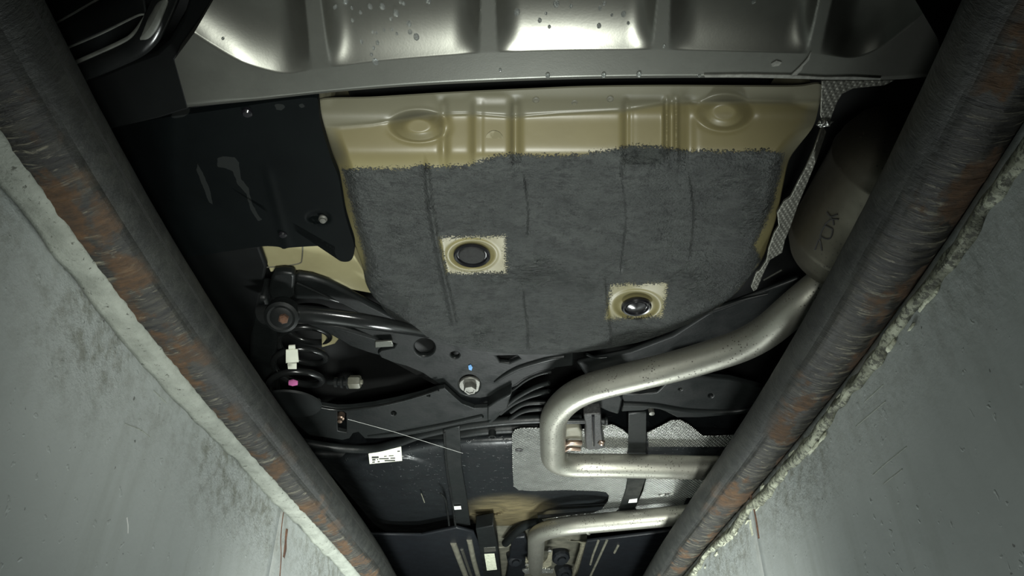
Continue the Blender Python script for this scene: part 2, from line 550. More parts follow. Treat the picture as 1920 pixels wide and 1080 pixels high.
def mk_steelpipe():
    m = Mat('tarred_rusty_pipe'); u = m.uv(); o = m.obj()
    sep = m.n('ShaderNodeSeparateXYZ'); m.l(u, sep.inputs[0])
    wr = m.noise(m.mapping(u, (125, 17, 1)), 1.0, 5, 0.65, 0.6)
    fine = m.noise(m.mapping(u, (420, 120, 1)), 1.0, 4, 0.7)
    rough_side = m.attr('side')              # 1 on the flank towards the wall, 0 on the smooth flank
    dark = m.mix(m.ramp(fine, [(0.3, 0.0), (0.7, 1.0)]), (0.014, 0.0155, 0.0145), (0.005, 0.006, 0.005))
    dark = m.mix(m.ramp(m.noise(m.mapping(u, (38, 30, 1)), 1.0, 6, 0.7), [(0.42, 0.0), (0.62, 0.8)]), dark, (0.026, 0.028, 0.024))
    olive = m.mix(m.ramp(wr, [(0.42, 0.0), (0.62, 1.0)]), (0.004, 0.004, 0.003), (0.045, 0.042, 0.030))
    c = m.mix(m.math('MULTIPLY', rough_side, 0.9), dark, olive)
    w2 = m.noise(m.mapping(u, (170, 24, 1), loc=(0.3, 0.7, 0)), 1.0, 7, 0.75, 0.8)
    fl = m.math('MULTIPLY', m.ramp(w2, [(0.565, 0.0), (0.60, 1.0)]), m.ramp(rough_side, [(0.55, 0.0), (0.95, 1.0)]))
    c = m.mix(m.math('MULTIPLY', fl, 0.85), c, (0.20, 0.188, 0.135))
    dk = m.math('MULTIPLY', m.ramp(w2, [(0.40, 1.0), (0.45, 0.0)]), rough_side)
    c = m.mix(m.math('MULTIPLY', dk, 0.9), c, (0.003, 0.003, 0.003))
    rn = m.noise(m.mapping(u, (11, 15, 1), loc=(3.1, 0, 0)), 1.0, 5, 0.6)
    rmask = m.math('MULTIPLY', m.ramp(rn, [(0.515, 0.0), (0.575, 1.0)]), rough_side)
    rmask = m.math('MAXIMUM', rmask, m.math('MULTIPLY', m.attr('weld'), 1.0))
    rc = m.mix(m.ramp(m.noise(m.mapping(u, (90, 50, 1)), 1.0, 5, 0.7), [(0.3, 0.0), (0.7, 1.0)]), (0.135, 0.070, 0.028), (0.040, 0.025, 0.014))
    m.set('Base Color', m.mix(m.math('MULTIPLY', rmask, 0.9), c, rc))
    m.set('Roughness', m.math('ADD', 0.58, m.math('MULTIPLY', rmask, 0.3)))
    m.bump(m.math('MULTIPLY', wr, m.math('ADD', m.math('MULTIPLY', rough_side, 0.8), 0.2)), 0.9, 0.006)
    m.bump(m.math('MULTIPLY', w2, rough_side), 0.8, 0.006)
    m.bump(m.noise(m.mapping(u, (160, 90, 1)), 1.0, 5, 0.7), 0.55, 0.0022)
    m.bump(fine, 0.5, 0.0014)
    return m.m
M_PIPE = mk_steelpipe()

def mk_wall():
    m = Mat('painted_pit_wall'); o = m.obj()
    f = m.ramp(m.noise(o, 3.2, 4), [(0.35, 0.0), (0.65, 1.0)])
    c = m.mix(f, (0.345, 0.370, 0.360), (0.310, 0.333, 0.325))
    spk = m.ramp(m.noise(m.mapping(o, (1, 1, 1)), 95, 2, 0.4), [(0.765, 0.0), (0.78, 1.0)])
    c = m.mix(m.math('MULTIPLY', spk, 0.75), c, (0.05, 0.052, 0.045))
    dr = m.ramp(m.noise(m.mapping(o, (1, 9, 0.7)), 4.0, 4), [(0.5, 0.0), (0.75, 0.35)])
    c = m.mix(dr, c, (0.21, 0.225, 0.20))
    # worn, stained band just below the coping
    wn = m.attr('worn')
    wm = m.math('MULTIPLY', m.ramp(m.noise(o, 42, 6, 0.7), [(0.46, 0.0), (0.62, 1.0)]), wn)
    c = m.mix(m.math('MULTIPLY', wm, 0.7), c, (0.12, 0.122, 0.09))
    m.set('Base Color', c)
    m.set('Roughness', 0.48)
    m.bump(m.noise(o, 16, 5), 0.22, 0.006)
    m.bump(m.ramp(m.noise(o, 70, 2), [(0.68, 0.0), (0.74, 1.0)]), 0.3, 0.002)
    m.bump(m.math('MULTIPLY', m.noise(o, 60, 6, 0.7), wn), 0.8, 0.006)
    return m.m
M_WALL = mk_wall()

def mk_plaster(name, c1, c2, hole=(0.60, 0.66)):
    m = Mat(name); o = m.obj()
    f = m.ramp(m.noise(o, 28, 6, 0.65), [(0.38, 0.0), (0.62, 1.0)])
    c = m.mix(f, c1, c2)
    cr = m.ramp(m.noise(o, 120, 5, 0.75), [(hole[0], 0.0), (hole[1], 1.0)])
    c = m.mix(m.math('MULTIPLY', cr, 0.85), c, (0.035, 0.036, 0.025))
    m.set('Base Color', c); m.set('Roughness', 0.75)
    m.bump(m.noise(o, 90, 6, 0.7), 0.6, 0.005)
    return m.m
M_COPE = mk_plaster('painted_coping_plaster', (0.315, 0.337, 0.295), (0.23, 0.248, 0.215))
M_CRUST = mk_plaster('broken_coping_plaster', (0.40, 0.42, 0.32), (0.10, 0.105, 0.07), (0.49, 0.55))

def mk_splash():
    m = Mat('splash_shield_plastic'); o = m.obj()
    c = m.mix(m.ramp(m.noise(o, 10, 4), [(0.35, 0.0), (0.68, 1.0)]), (0.0032, 0.0044, 0.0046), (0.0021, 0.0029, 0.0031))
    st = m.attr('stain')
    st = m.ramp(m.math('ADD', st, m.math('MULTIPLY', m.math('SUBTRACT', m.noise(o, 90, 4), 0.5), 0.8)), [(0.0, 0.0), (0.1, 1.0)])
    m.set('Base Color', m.mix(m.math('MULTIPLY', st, 0.8), c, (0.016, 0.018, 0.0175)))
    m.set('Roughness', 0.6)
    m.set('Specular IOR Level', 0.05)
    m.bump(m.noise(o, 25, 4), 0.12, 0.003)
    return m.m
M_SPLASH = mk_splash()

def mk_water():
    m = Mat('water')
    m.set('Base Color', (0.9, 0.95, 0.95)); m.set('Roughness', 0.02)
    m.set('Transmission Weight', 0.94); m.set('IOR', 1.33)
    return m.m
M_WATER = mk_water()

# ================================================================== THE PIT
def pipe_track(samples, hp, r, sgn):
    """Centre line of a kerb pipe at level hp, from the inner edge that the camera sees."""
    Y, X = [], []
    for (px, py) in samples:
        d = raydir(px, py)
        a = abs(math.atan2(d[0], d[2]))
        c = a
        for _ in range(8):
            dist = hp / math.cos(c)
            c = a + math.asin(r / dist)
        X.append(sgn * hp * math.tan(c)); Y.append(hp * d[1] / d[2])
    o = np.argsort(Y)
    Y = np.array(Y)[o]; X = np.array(X)[o]
    k = np.polyfit(Y, X, 3)
    y0, y1 = Y[0], Y[-1]
    def fx(y):
        y = np.asarray(y, float)
        yc = np.clip(y, y0, y1)
        sl = np.where(y < y0, np.polyval(np.polyder(k), y0) * 0.4, np.polyval(np.polyder(k), y1) * 0.4)
        return np.polyval(k, yc) + sl * np.clip(y - yc, -0.5, 0.5)
    return fx

def on_wall(px, py, face):
    d = raydir(px, py)
    t = 0.45 / abs(d[0])
    for _ in range(30):
        t = 0.5 * t + 0.5 * abs(float(face(d[1] * t))) / abs(d[0])
    return Vector((d[0] * t, d[1] * t, CZ + d[2] * t))

HL, RL = 0.478, 0.0475
HR, RR = 0.488, 0.0430
LX = pipe_track([(93, 13), (147, 117), (200, 213), (273, 360), (333, 460), (400, 567), (494, 719), (640, 923), (745, 1080)], HL, RL, -1)
RX = pipe_track([(1797, 0), (1703, 217), (1633, 360), (1560, 493), (1437, 718), (1280, 963), (1205, 1080)], HR, RR, 1)
YS = np.arange(-0.9, 4.21, 0.03)

def pit_wall(side):
    sgn = -1 if side == 'left' else 1
    fx, hp, r = (LX, HL, RL) if side == 'left' else (RX, HR, RR)
    off = 0.028 if side == 'left' else 0.022
    face = lambda y: fx(y) + sgn * off
    ztop = CZ + hp - r * 0.93
    # the retaining block behind the panels, with the workshop floor on top of it
    vs, fs = [], []
    for y in YS:
        x = float(face(y)) + sgn * 0.006
        vs += [(x, y, 0.0), (x, y, ztop - 0.004), (sgn * 2.4, y, ztop - 0.004), (sgn * 2.4, y, 0.0)]
    for i in range(len(YS) - 1):
        a = i * 4
        for k in range(4):
            b = a + (k + 1) % 4
            fs.append((a + k, b, b + 4, a + k + 4))
    fs += [(3, 2, 1, 0), tuple(len(vs) - 4 + k for k in range(4))]
    w = build('wall_' + side, vs, fs, M_CONC, None, smooth=False)
    setprops(w, 'grey painted %s pit wall running under the rusty kerb pipe' % side, 'wall', kind='structure')
    seam = on_wall(528, 955, face).y if side == 'left' else on_wall(1403, 930, face).y
    for (y0, y1) in ((-0.85, seam - 0.003), (seam + 0.003, 4.15)):
        ys = np.linspace(y0, y1, max(8, int((y1 - y0) / 0.02)))
        zs = np.concatenate([np.linspace(0.02, CZ + 0.1, 14), np.linspace(CZ + 0.12, ztop, 26)])
        vs, fs, wn = [], [], []
        for y in ys:
            for z in zs:
                q = mnoise.noise(Vector((y * 2.1, z * 2.1, sgn * 3))) * 0.003 + mnoise.noise(Vector((y * 9, z * 9, sgn * 5))) * 0.0008
                vs.append((float(face(y)) + sgn * q, y, z))
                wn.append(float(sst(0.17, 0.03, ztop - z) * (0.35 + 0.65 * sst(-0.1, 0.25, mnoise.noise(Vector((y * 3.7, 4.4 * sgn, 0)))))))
        nz = len(zs)
        for i in range(len(ys) - 1):
            for k in range(nz - 1):
                a = i * nz + k
                fs.append((a, a + 1, a + nz + 1, a + nz) if sgn > 0 else (a, a + nz, a + nz + 1, a + 1))
        p = build('panel', vs, fs, M_WALL, w, attrs={'worn': wn})
        s = p.modifiers.new('thickness', 'SOLIDIFY'); s.thickness = 0.005; s.offset = -1
    # plaster fillet between wall and pipe
    yy = np.arange(-0.8, 4.0, 0.008)
    prof = 9
    vs, fs = [], []
    for y in yy:
        cx = float(fx(y)); wx = float(face(y))
        a0 = math.radians(258) if side == 'left' else math.radians(282)
        if side == 'left':
            p0 = (cx + r * 0.98 * math.cos(math.radians(272)), CZ + hp + r * 0.98 * math.sin(math.radians(272)))
            e = 0.016 + 0.010 * mnoise.noise(Vector((y * 5, 1.7, 0))) + 0.005 * mnoise.noise(Vector((y * 23, 1.7, 0)))
            p1 = (wx + 0.0005, ztop - e * 0.8)
        else:
            p0 = (cx + r * 0.98 * math.cos(math.radians(311)), CZ + hp + r * 0.98 * math.sin(math.radians(311)))
            e = 0.014 + 0.012 * mnoise.noise(Vector((y * 7, 8.7, 0))) + 0.007 * mnoise.noise(Vector((y * 31, 8.7, 0)))
            p1 = (wx - 0.0005, ztop - e - 0.014)
        for k in range(prof):
            t = k / (prof - 1)
            bul = math.sin(math.pi * t) * 0.006 if side == 'left' else (0.010 * math.sin(math.pi * max(0, (t - 0.25) / 0.75)) - (0.012 if 0 < t < 0.24 else 0.0))
            nn = mnoise.noise(Vector((y * 30, t * 3, 7 * sgn))) * (0.0016 if side == 'left' else 0.0050) * math.sin(math.pi * min(1, t * 1.2 + 0.05))
            x = p0[0] + (p1[0] - p0[0]) * t - sgn * (bul + nn)
            z = p0[1] + (p1[1] - p0[1]) * t - (bul + nn) * 0.5
            vs.append((x, y, z))
    for i in range(len(yy) - 1):
        for k in range(prof - 1):
            a = i * prof + k
            fs.append((a, a + 1, a + prof + 1, a + prof) if sgn < 0 else (a, a + prof, a + prof + 1, a + 1))
    c = build('plaster_fillet', vs, fs, M_COPE if side == 'left' else M_CRUST, w,
              label='whitish plaster fillet under the pipe' if side == 'left' else 'crumbling yellowish plaster edge under the pipe')
    s = c.modifiers.new('thickness', 'SOLIDIFY'); s.thickness = 0.004; s.offset = -1
    return w, face, ztop, seam

WL, faceL, ztL, seamL = pit_wall('left')
WR, faceR, ztR, seamR = pit_wall('right')

fl = build('floor', [(-2.4, -0.9, 0), (2.4, -0.9, 0), (2.4, 4.2, 0), (-2.4, 4.2, 0), (-2.4, -0.9, -0.1), (2.4, -0.9, -0.1), (2.4, 4.2, -0.1), (-2.4, 4.2, -0.1)],
           [(0, 1, 2, 3), (7, 6, 5, 4), (0, 4, 5, 1), (1, 5, 6, 2), (2, 6, 7, 3), (3, 7, 4, 0)], M_CONC, None, smooth=False)
setprops(fl, 'bare concrete floor at the bottom of the pit', 'floor', kind='structure')

def kerb_pipe(name, fx, hp, r, sgn, welds, label):
    ys = np.arange(-0.85, 4.1, 0.0045)
    n = 72
    verts, uv, faces, side, weld = [], [], [], [], []
    for i, y in enumerate(ys):
        cx = float(fx(y))
        wring = max(math.exp(-((y - wy) / 0.010) ** 2) for wy in welds)
        wpat = max(math.exp(-((y - wy) / 0.028) ** 2) for wy in welds)
        for k in range(n):
            a = 2 * math.pi * k / n
            # flank facing the wall / underside: angle measured from straight down towards the wall
            am = math.atan2(math.cos(a) * sgn, -math.sin(a))           # 0 = down, + = towards the wall
            s = float(sst(-1.05, -0.45, am + 0.45 * mnoise.noise(Vector((y * 4, 3 * a, sgn * 2))))) * float(sst(2.6, 1.8, am))
            wr = mnoise.noise(Vector((y * 62, a * 1.3, 5 + sgn))) + 0.5 * mnoise.noise(Vector((y * 130, a * 3, 9)))
            rr = r + s * (0.0016 * wr) + 0.0003 * mnoise.noise(Vector((y * 30, a * 4, 1))) + 0.0022 * wring * s
            verts.append((cx + rr * math.cos(a), y, CZ + hp + rr * math.sin(a)))
            uv.append((y, a * r))
            side.append(s)
            weld.append(min(1, 1.5 * wpat * max(0, s - 0.15 + 0.5 * mnoise.noise(Vector((y * 40, a * 5, 3))))))
    for i in range(len(ys) - 1):
        for k in range(n):
            a = i * n + k; b = i * n + (k + 1) % n
            faces.append((a, a + n, b + n, b))
    faces.append(tuple(range(n)))
    m = (len(ys) - 1) * n
    faces.append(tuple(range(m + n - 1, m - 1, -1)))
    o = build(name, verts, faces, M_PIPE, None, sharp=0, uv=uv, attrs={'side': side, 'weld': weld})
    setprops(o, label, 'pipe', 'kerb pipes along the pit edges')
    return o

KPL = kerb_pipe('steel_pipe', LX, HL, RL, -1, [float(at(568, 945, HL - RL * 0.8)[1])], 'thick black steel kerb pipe with brown rust along the left pit wall')
KPR = kerb_pipe('steel_pipe', RX, HR, RR, 1, [float(at(1385, 935, HR - RR * 0.8)[1])], 'black flaking steel kerb pipe beside the muffler on the right pit wall')

# rusty strips, drips and scratches on the panels
def wall_mark(name, parent, face, sgn, pts, w, mat, proud=0.004, label=None):
    L = smoothpx(pts, 6, closed=False)
    Q = [on_wall(p[0], p[1], face) for p in L]
    vs, fs = [], []
    for i, q in enumerate(Q):
        t = (Q[min(i + 1, len(Q) - 1)] - Q[max(i - 1, 0)])
        sd = Vector((0, -t.z, t.y)).normalized()
        ww = w * (1 + 0.45 * mnoise.noise(q * 60))
        for (k, dx) in ((-1, -0.0005), (-0.7, proud), (0.7, proud), (1, -0.0005)):
            v = q + sd * ww * k
            q_ = mnoise.noise(Vector((v.y * 2.1, v.z * 2.1, sgn * 3))) * 0.003 + mnoise.noise(Vector((v.y * 9, v.z * 9, sgn * 5))) * 0.0008
            vs.append((float(face(v.y)) + sgn * q_ - sgn * dx, v.y, v.z))
    for i in range(len(Q) - 1):
        for k in range(3):
            a = i * 4 + k
            fs.append((a, a + 1, a + 5, a + 4))
    return build(name, vs, fs, mat, parent, label=label)
wall_mark('rusty_strip', WL, faceL, -1, [(533, 950), (529, 975), (526, 1010), (527, 1045), (524, 1090)], 0.0020, M_RUST, 0.0008, 'thin rusty strip in the panel joint')
wall_mark('rusted_hole', WL, faceL, -1, [(538, 992), (536, 1010), (535, 1030), (532, 1046)], 0.007, M_RUST, 0.0008, 'rusted hole with peeling paint')
wall_mark('paint_drip', WL, faceL, -1, [(239, 970), (241, 985), (241, 1000)], 0.0006, M_WHITE, 0.0006, 'white paint drip')
wall_mark('rusty_strip', WR, faceR, 1, [(1405, 922), (1412, 945), (1418, 975), (1423, 1010)], 0.0045, M_RUST, 0.0008, 'short rusty strip running down the wall')
wall_mark('plaster_patch', WR, faceR, 1, [(1406, 975), (1408, 990), (1411, 1005)], 0.008, M_FLAKE, 0.0008, 'pale chip beside the rusty strip')
for (wl, fc, sg, pts) in ((WR, faceR, 1, [(1635, 892), (1665, 865), (1698, 838)]), (WR, faceR, 1, [(1655, 908), (1690, 880)]), (WR, faceR, 1, [(1620, 755), (1655, 722)]), (WR, faceR, 1, [(1605, 800), (1660, 752)]), (WL, faceL, -1, [(235, 795), (262, 805), (282, 820)]), (WL, faceL, -1, [(288, 732), (312, 756)])):
    wall_mark('scratch', wl, fc, sg, pts, 0.0006, M_COPE, 0.0005)

# loose lumps of plaster along the right coping
rng = random.Random(5)
def lump(name, c, r, mat, parent, squash=(1, 1, 1), seed=0):
    bm = bmesh.new()
    bmesh.ops.create_icosphere(bm, subdivisions=2, radius=1.0)
    for v in bm.verts:
        k = 1 + 0.85 * mnoise.noise(v.co * 1.9 + Vector((seed * 3.1, seed, 0)))
        v.co = Vector((c[0] + v.co.x * k * r * squash[0], c[1] + v.co.y * k * r * squash[1], c[2] + v.co.z * k * r * squash[2]))
    me = bpy.data.meshes.new(name); bm.to_mesh(me); bm.free()
    me.polygons.foreach_set('use_smooth', [True] * len(me.polygons))
    me.materials.append(mat)
    return link_mesh(name, me, parent)
for i in range(26):
    y = 0.62 + i * 0.045 + rng.uniform(-0.02, 0.02)
    dz = rng.uniform(0.006, 0.035)
    lump('plaster_flake', (float(faceR(y)) - 0.002, y, ztR - dz), rng.uniform(0.004, 0.009), M_FLAKE, WR, (0.22, rng.uniform(1.2, 3.0), 0.55), i)

# ================================================================== THE CAR
CAR = empty('car', (0.0, 1.5, ztL))
setprops(CAR, 'underside of a car parked over the pit, cream and black panels with silver exhaust', 'car')

# ---- floor pan closing the body above everything
fp = build('floor_pan', [(-1.0, 0.2, CZ + 0.92), (1.0, 0.2, CZ + 0.92), (1.0, 4.2, CZ + 0.92), (-1.0, 4.2, CZ + 0.92), (-1.0, 0.2, CZ + 0.97), (1.0, 0.2, CZ + 0.97), (1.0, 4.2, CZ + 0.97), (-1.0, 4.2, CZ + 0.97)],
           [(3, 2, 1, 0), (4, 5, 6, 7), (0, 1, 5, 4), (1, 2, 6, 5), (2, 3, 7, 6), (3, 0, 4, 7)], M_FLOOR, CAR, smooth=False, label='dark floor pan')

# ---- rear bumper with finned diffuser
LIPX = [365, 400, 450, 500, 540, 585, 620, 700, 800, 900, 1000, 1100, 1230, 1350, 1450, 1533, 1597, 1640, 1680, 1727, 1760]
LIPY = [62, 85, 114, 131, 137, 130, 126, 115, 106, 99, 95, 93, 92.5, 95, 98, 101, 108, 95, 67, 28, -10]
BOTX = [345, 352, 480, 600, 700, 800, 900, 1000, 1100, 1250, 1400, 1500, 1560, 1650, 1720, 1770]
BOTY = [202, 201, 189, 176, 167, 160, 155, 151, 148, 146, 146, 148, 150, 150, 146, 136]
FINS = [((571, 603), (582, 617)), ((900, 930), (899, 932)), ((1231, 1258), (1221, 1255)), ((1534, 1562), (1512, 1536))]
HB = 0.57
_q = smoothpx(list(zip(LIPX, LIPY)), 8, closed=False); LIPX, LIPY = list(_q[:, 0]), list(_q[:, 1])
_q = smoothpx(list(zip(BOTX, BOTY)), 8, closed=False); BOTX, BOTY = list(_q[:, 0]), list(_q[:, 1])

def bump_h(P):
    x, y = P[:, 0], P[:, 1]
    lip = np.interp(x, LIPX, LIPY, left=30, right=-60)
    t = np.clip((lip - y) / 100.0, 0, 3)
    fin_h = 0.002 * t
    cup = 0.0185 * (1 - (1 - np.clip(t / 1.3, 0, 1)) ** 2.0) + 0.003 * t
    s = np.full(len(x), 1e9)
    for (a0, a1), (b0, b1) in FINS:
        w = np.clip(y / 110.0, -1.5, 1.1)
        l_ = a0 + (b0 - a0) * w; r_ = a1 + (b1 - a1) * w
        s = np.minimum(s, np.where(x < l_, l_ - x, np.where(x > r_, x - r_, 0)))
    # end caps of the diffuser count as fins too
    s = np.minimum(s, np.abs(x - np.interp(y, [-120, 0, 62], [322, 398, 360])) + 0) if False else s
    g = np.clip(s / 55.0, 0, 1)
    g = 1 - (1 - g) ** 2.6
    h = HB + fin_h + (cup - fin_h) * g
    # rolled lower rim
    bot = np.interp(x, BOTX, BOTY)
    h = h + 0.004 * sst(5, 0, bot - y)
    return h

def rear_bumper():
    nu, nv = 420, 110
    L = lambda y: np.interp(y, [-140, 0, 60, 112, 201], [322, 399, 363, 327, 352]) if False else np.interp(y, [-140, 0, 62, 112, 202], [490, 400, 364, 327, 352])
    Rr = lambda y: np.interp(y, [-140, 0, 70, 110, 150], [1630, 1716, 1757, 1768, 1745])
    U = np.linspace(0, 1, nu)
    rows = []
    botx = 352 + (1745 - 352) * U
    yb = np.interp(botx, BOTX, BOTY)
    ylip = np.interp(botx, LIPX, LIPY)
    for _ in range(12):
        xl = L(ylip) + (Rr(ylip) - L(ylip)) * U
        ylip = 0.5 * ylip + 0.5 * np.interp(xl, LIPX, LIPY)
    ylip = np.minimum(ylip, yb - 6)
    for v in list(np.linspace(0, 1, 80)) + list(np.linspace(1, 2, 32)[1:]):
        y = -140 + (ylip + 140) * v if v <= 1 else ylip + (yb - ylip) * (v - 1)
        x = L(y) + (Rr(y) - L(y)) * U
        rows.append(np.stack([x, y], 1))
    nvv = len(rows)
    P = np.vstack(rows)
    W = at(P[:, 0], P[:, 1], bump_h(P))
    fs = []
    for j in range(nvv - 1):
        for i in range(nu - 1):
            a = j * nu + i
            fs.append((a, a + nu, a + nu + 1, a + 1))
    # rim turned up all round
    rim = [j * nu for j in range(nvv)] + [(nvv - 1) * nu + i for i in range(1, nu)] + [j * nu + nu - 1 for j in range(nvv - 2, -1, -1)]
    base = len(W)
    up = W[rim].copy(); up[:, 2] += 0.022
    W = np.vstack([W, up])
    for k in range(len(rim) - 1):
        fs.append((rim[k], base + k, base + k + 1, rim[k + 1]))
    o = build('rear_bumper', W, fs, M_BUMP, CAR, sharp=55, label='grey plastic rear bumper with finned diffuser and water drops')
    return o
BUMPER = rear_bumper()

M_MUD = simple('dried_mud', (0.20, 0.205, 0.185), (0.12, 0.122, 0.11), rough=0.9, nscale=150, bump=0.6, bscale=300)
plate('mud_streak', [(1521, 97), (1514, 110), (1500, 126), (1484, 141), (1494, 141), (1503, 132), (1506, 124), (1517, 113)], 0.5685, 0.0012, M_MUD, BUMPER, bevel=0, label='dried mud streak')
plate('mud_streak', [(1320, 141), (1400, 140), (1480, 141), (1545, 145), (1600, 144), (1652, 147), (1650, 150), (1560, 149), (1480, 147), (1400, 145), (1322, 145)], 0.5685, 0.0012, M_MUD, BUMPER, bevel=0)
plate('mud_streak', [(1446, 120), (1456, 114), (1466, 117), (1460, 124), (1448, 125)], 0.569, 0.0008, M_MUD, BUMPER, bevel=0)

# ---- bumper corner with the air vent on the left
SIDE = plate('bumper_corner', [(120, 168), (166, 150), (235, 121), (292, 100), (318, 76), (345, 30), (372, -60), (470, -60), (405, 0), (368, 62), (331, 112), (356, 205), (300, 222), (200, 245), (140, 230)], 0.615, 0.02, M_DARK, CAR, bevel=0.003, label='black bumper corner')
frame_pts = [V(118, 147, 0.60), V(160, 130, 0.60), V(240, 95, 0.602), V(272, 72, 0.604), V(292, 40, 0.608), V(312, -5, 0.615), V(335, -60, 0.625)]
fr = tube('vent_frame', catmull3(frame_pts, 8), 0.0115, M_GLOSS, SIDE, n=18, sx=0.95, sz=0.7, label='glossy rounded vent surround')
edge_pts = [V(118, 129, 0.598), V(143, 117, 0.598), V(225, 80, 0.60), V(252, 62, 0.602), V(276, 28, 0.608), V(292, -3, 0.615), V(314, -60, 0.625)]
tube('vent_edge', catmull3(edge_pts, 8), 0.0022, M_EDGE, SIDE, n=10, label='thin edge of the vent opening with painted-in highlight')
# bevel of the vent corner, its highlight painted in light grey
bv = [[(293, 0), (320, 0)], [(283, 20), (310, 22)], [(272, 38), (302, 45)], [(258, 56), (292, 64)], [(246, 67), (275, 80)], [(232, 76), (256, 90)]]
vs, fs = [], []
for i, (a, b) in enumerate(bv):
    vs += [V(a[0], a[1], 0.6035), V((a[0] + b[0]) / 2, (a[1] + b[1]) / 2, 0.5955), V(b[0], b[1], 0.597)]
for i in range(len(bv) - 1):
    for k in range(2):
        a = i * 3 + k
        fs.append((a, a + 1, a + 4, a + 3))
q = build('vent_bevel', vs, fs, M_EDGE, SIDE, label='vent corner bevel with painted-in highlight')
s = q.modifiers.new('thickness', 'SOLIDIFY'); s.thickness = 0.003; s.offset = 1
sb = q.modifiers.new('sub', 'SUBSURF'); sb.levels = 2; sb.render_levels = 2
for (line, hh) in (([(92, 52), (107, 42), (145, 20), (180, 0), (235, -28)], 0.635), ([(105, 99), (132, 87), (190, 62), (240, 37), (262, 27), (275, 26)], 0.625)):
    vs, fs = [], []
    L = smoothpx(line, 5, closed=False)
    for p in L:
        vs += [V(p[0], p[1], hh), V(p[0], p[1], hh) + Vector((0, -0.030, 0.030))]
    for i in range(len(L) - 1):
        fs.append((2 * i, 2 * i + 1, 2 * i + 3, 2 * i + 2))
    q = build('vent_slat', vs, fs, M_PLAS, SIDE)
    s = q.modifiers.new('thickness', 'SOLIDIFY'); s.thickness = 0.004
    tube('slat_edge', [V(p[0], p[1], hh) for p in L], 0.0014, M_EDGE, SIDE, n=8)
plate('vent_back', [(60, -60), (330, -60), (290, 40), (240, 95), (118, 150), (60, 120)], 0.70, 0.01, M_PLAS, SIDE, bevel=0, label='dark back of the vent')

# ---- spare wheel well
WELL_OUT = [(597, 189), (602, 215), (612, 258), (626, 300), (637, 332), (646, 385), (656, 430), (668, 465), (680, 500), (686, 530), (700, 556), (730, 590), (770, 618), (820, 638), (880, 654), (960, 664), (1040, 664), (1120, 656), (1200, 641), (1270, 616), (1330, 586), (1375, 554), (1412, 512), (1432, 480), (1444, 446), (1458, 400), (1468, 350), (1480, 300), (1500, 270), (1524, 238), (1534, 205), (1541, 160), (1500, 162), (1450, 163), (1250, 162), (1100, 164), (1000, 168), (850, 175), (700, 184)]
COAT = [(640, 316), (700, 314), (760, 316), (790, 308), (815, 313), (850, 310), (880, 308), (905, 300), (930, 292), (960, 288), (1000, 291), (1060, 291), (1100, 287), (1150, 278), (1190, 272), (1230, 274), (1290, 281), (1380, 284), (1440, 281), (1472, 288), (1464, 330), (1448, 390), (1424, 445), (1414, 458), (1428, 486), (1412, 518), (1375, 560), (1330, 592), (1270, 622), (1200, 648), (1120, 664), (1040, 672), (960, 672), (880, 662), (820, 646), (770, 626), (726, 598), (694, 560), (672, 535), (650, 503), (684, 511), (682, 480), (668, 430), (656, 380)]
SQ1 = [(824, 447), (946, 443), (948, 510), (838, 512)]
SQ2 = [(1147, 535), (1250, 531), (1242, 592), (1137, 598)]

def coat_attr(P):
    d = np.minimum(sdf(P, COAT), np.minimum(-sdf(P, SQ1), -sdf(P, SQ2)))
    return d / 9.0

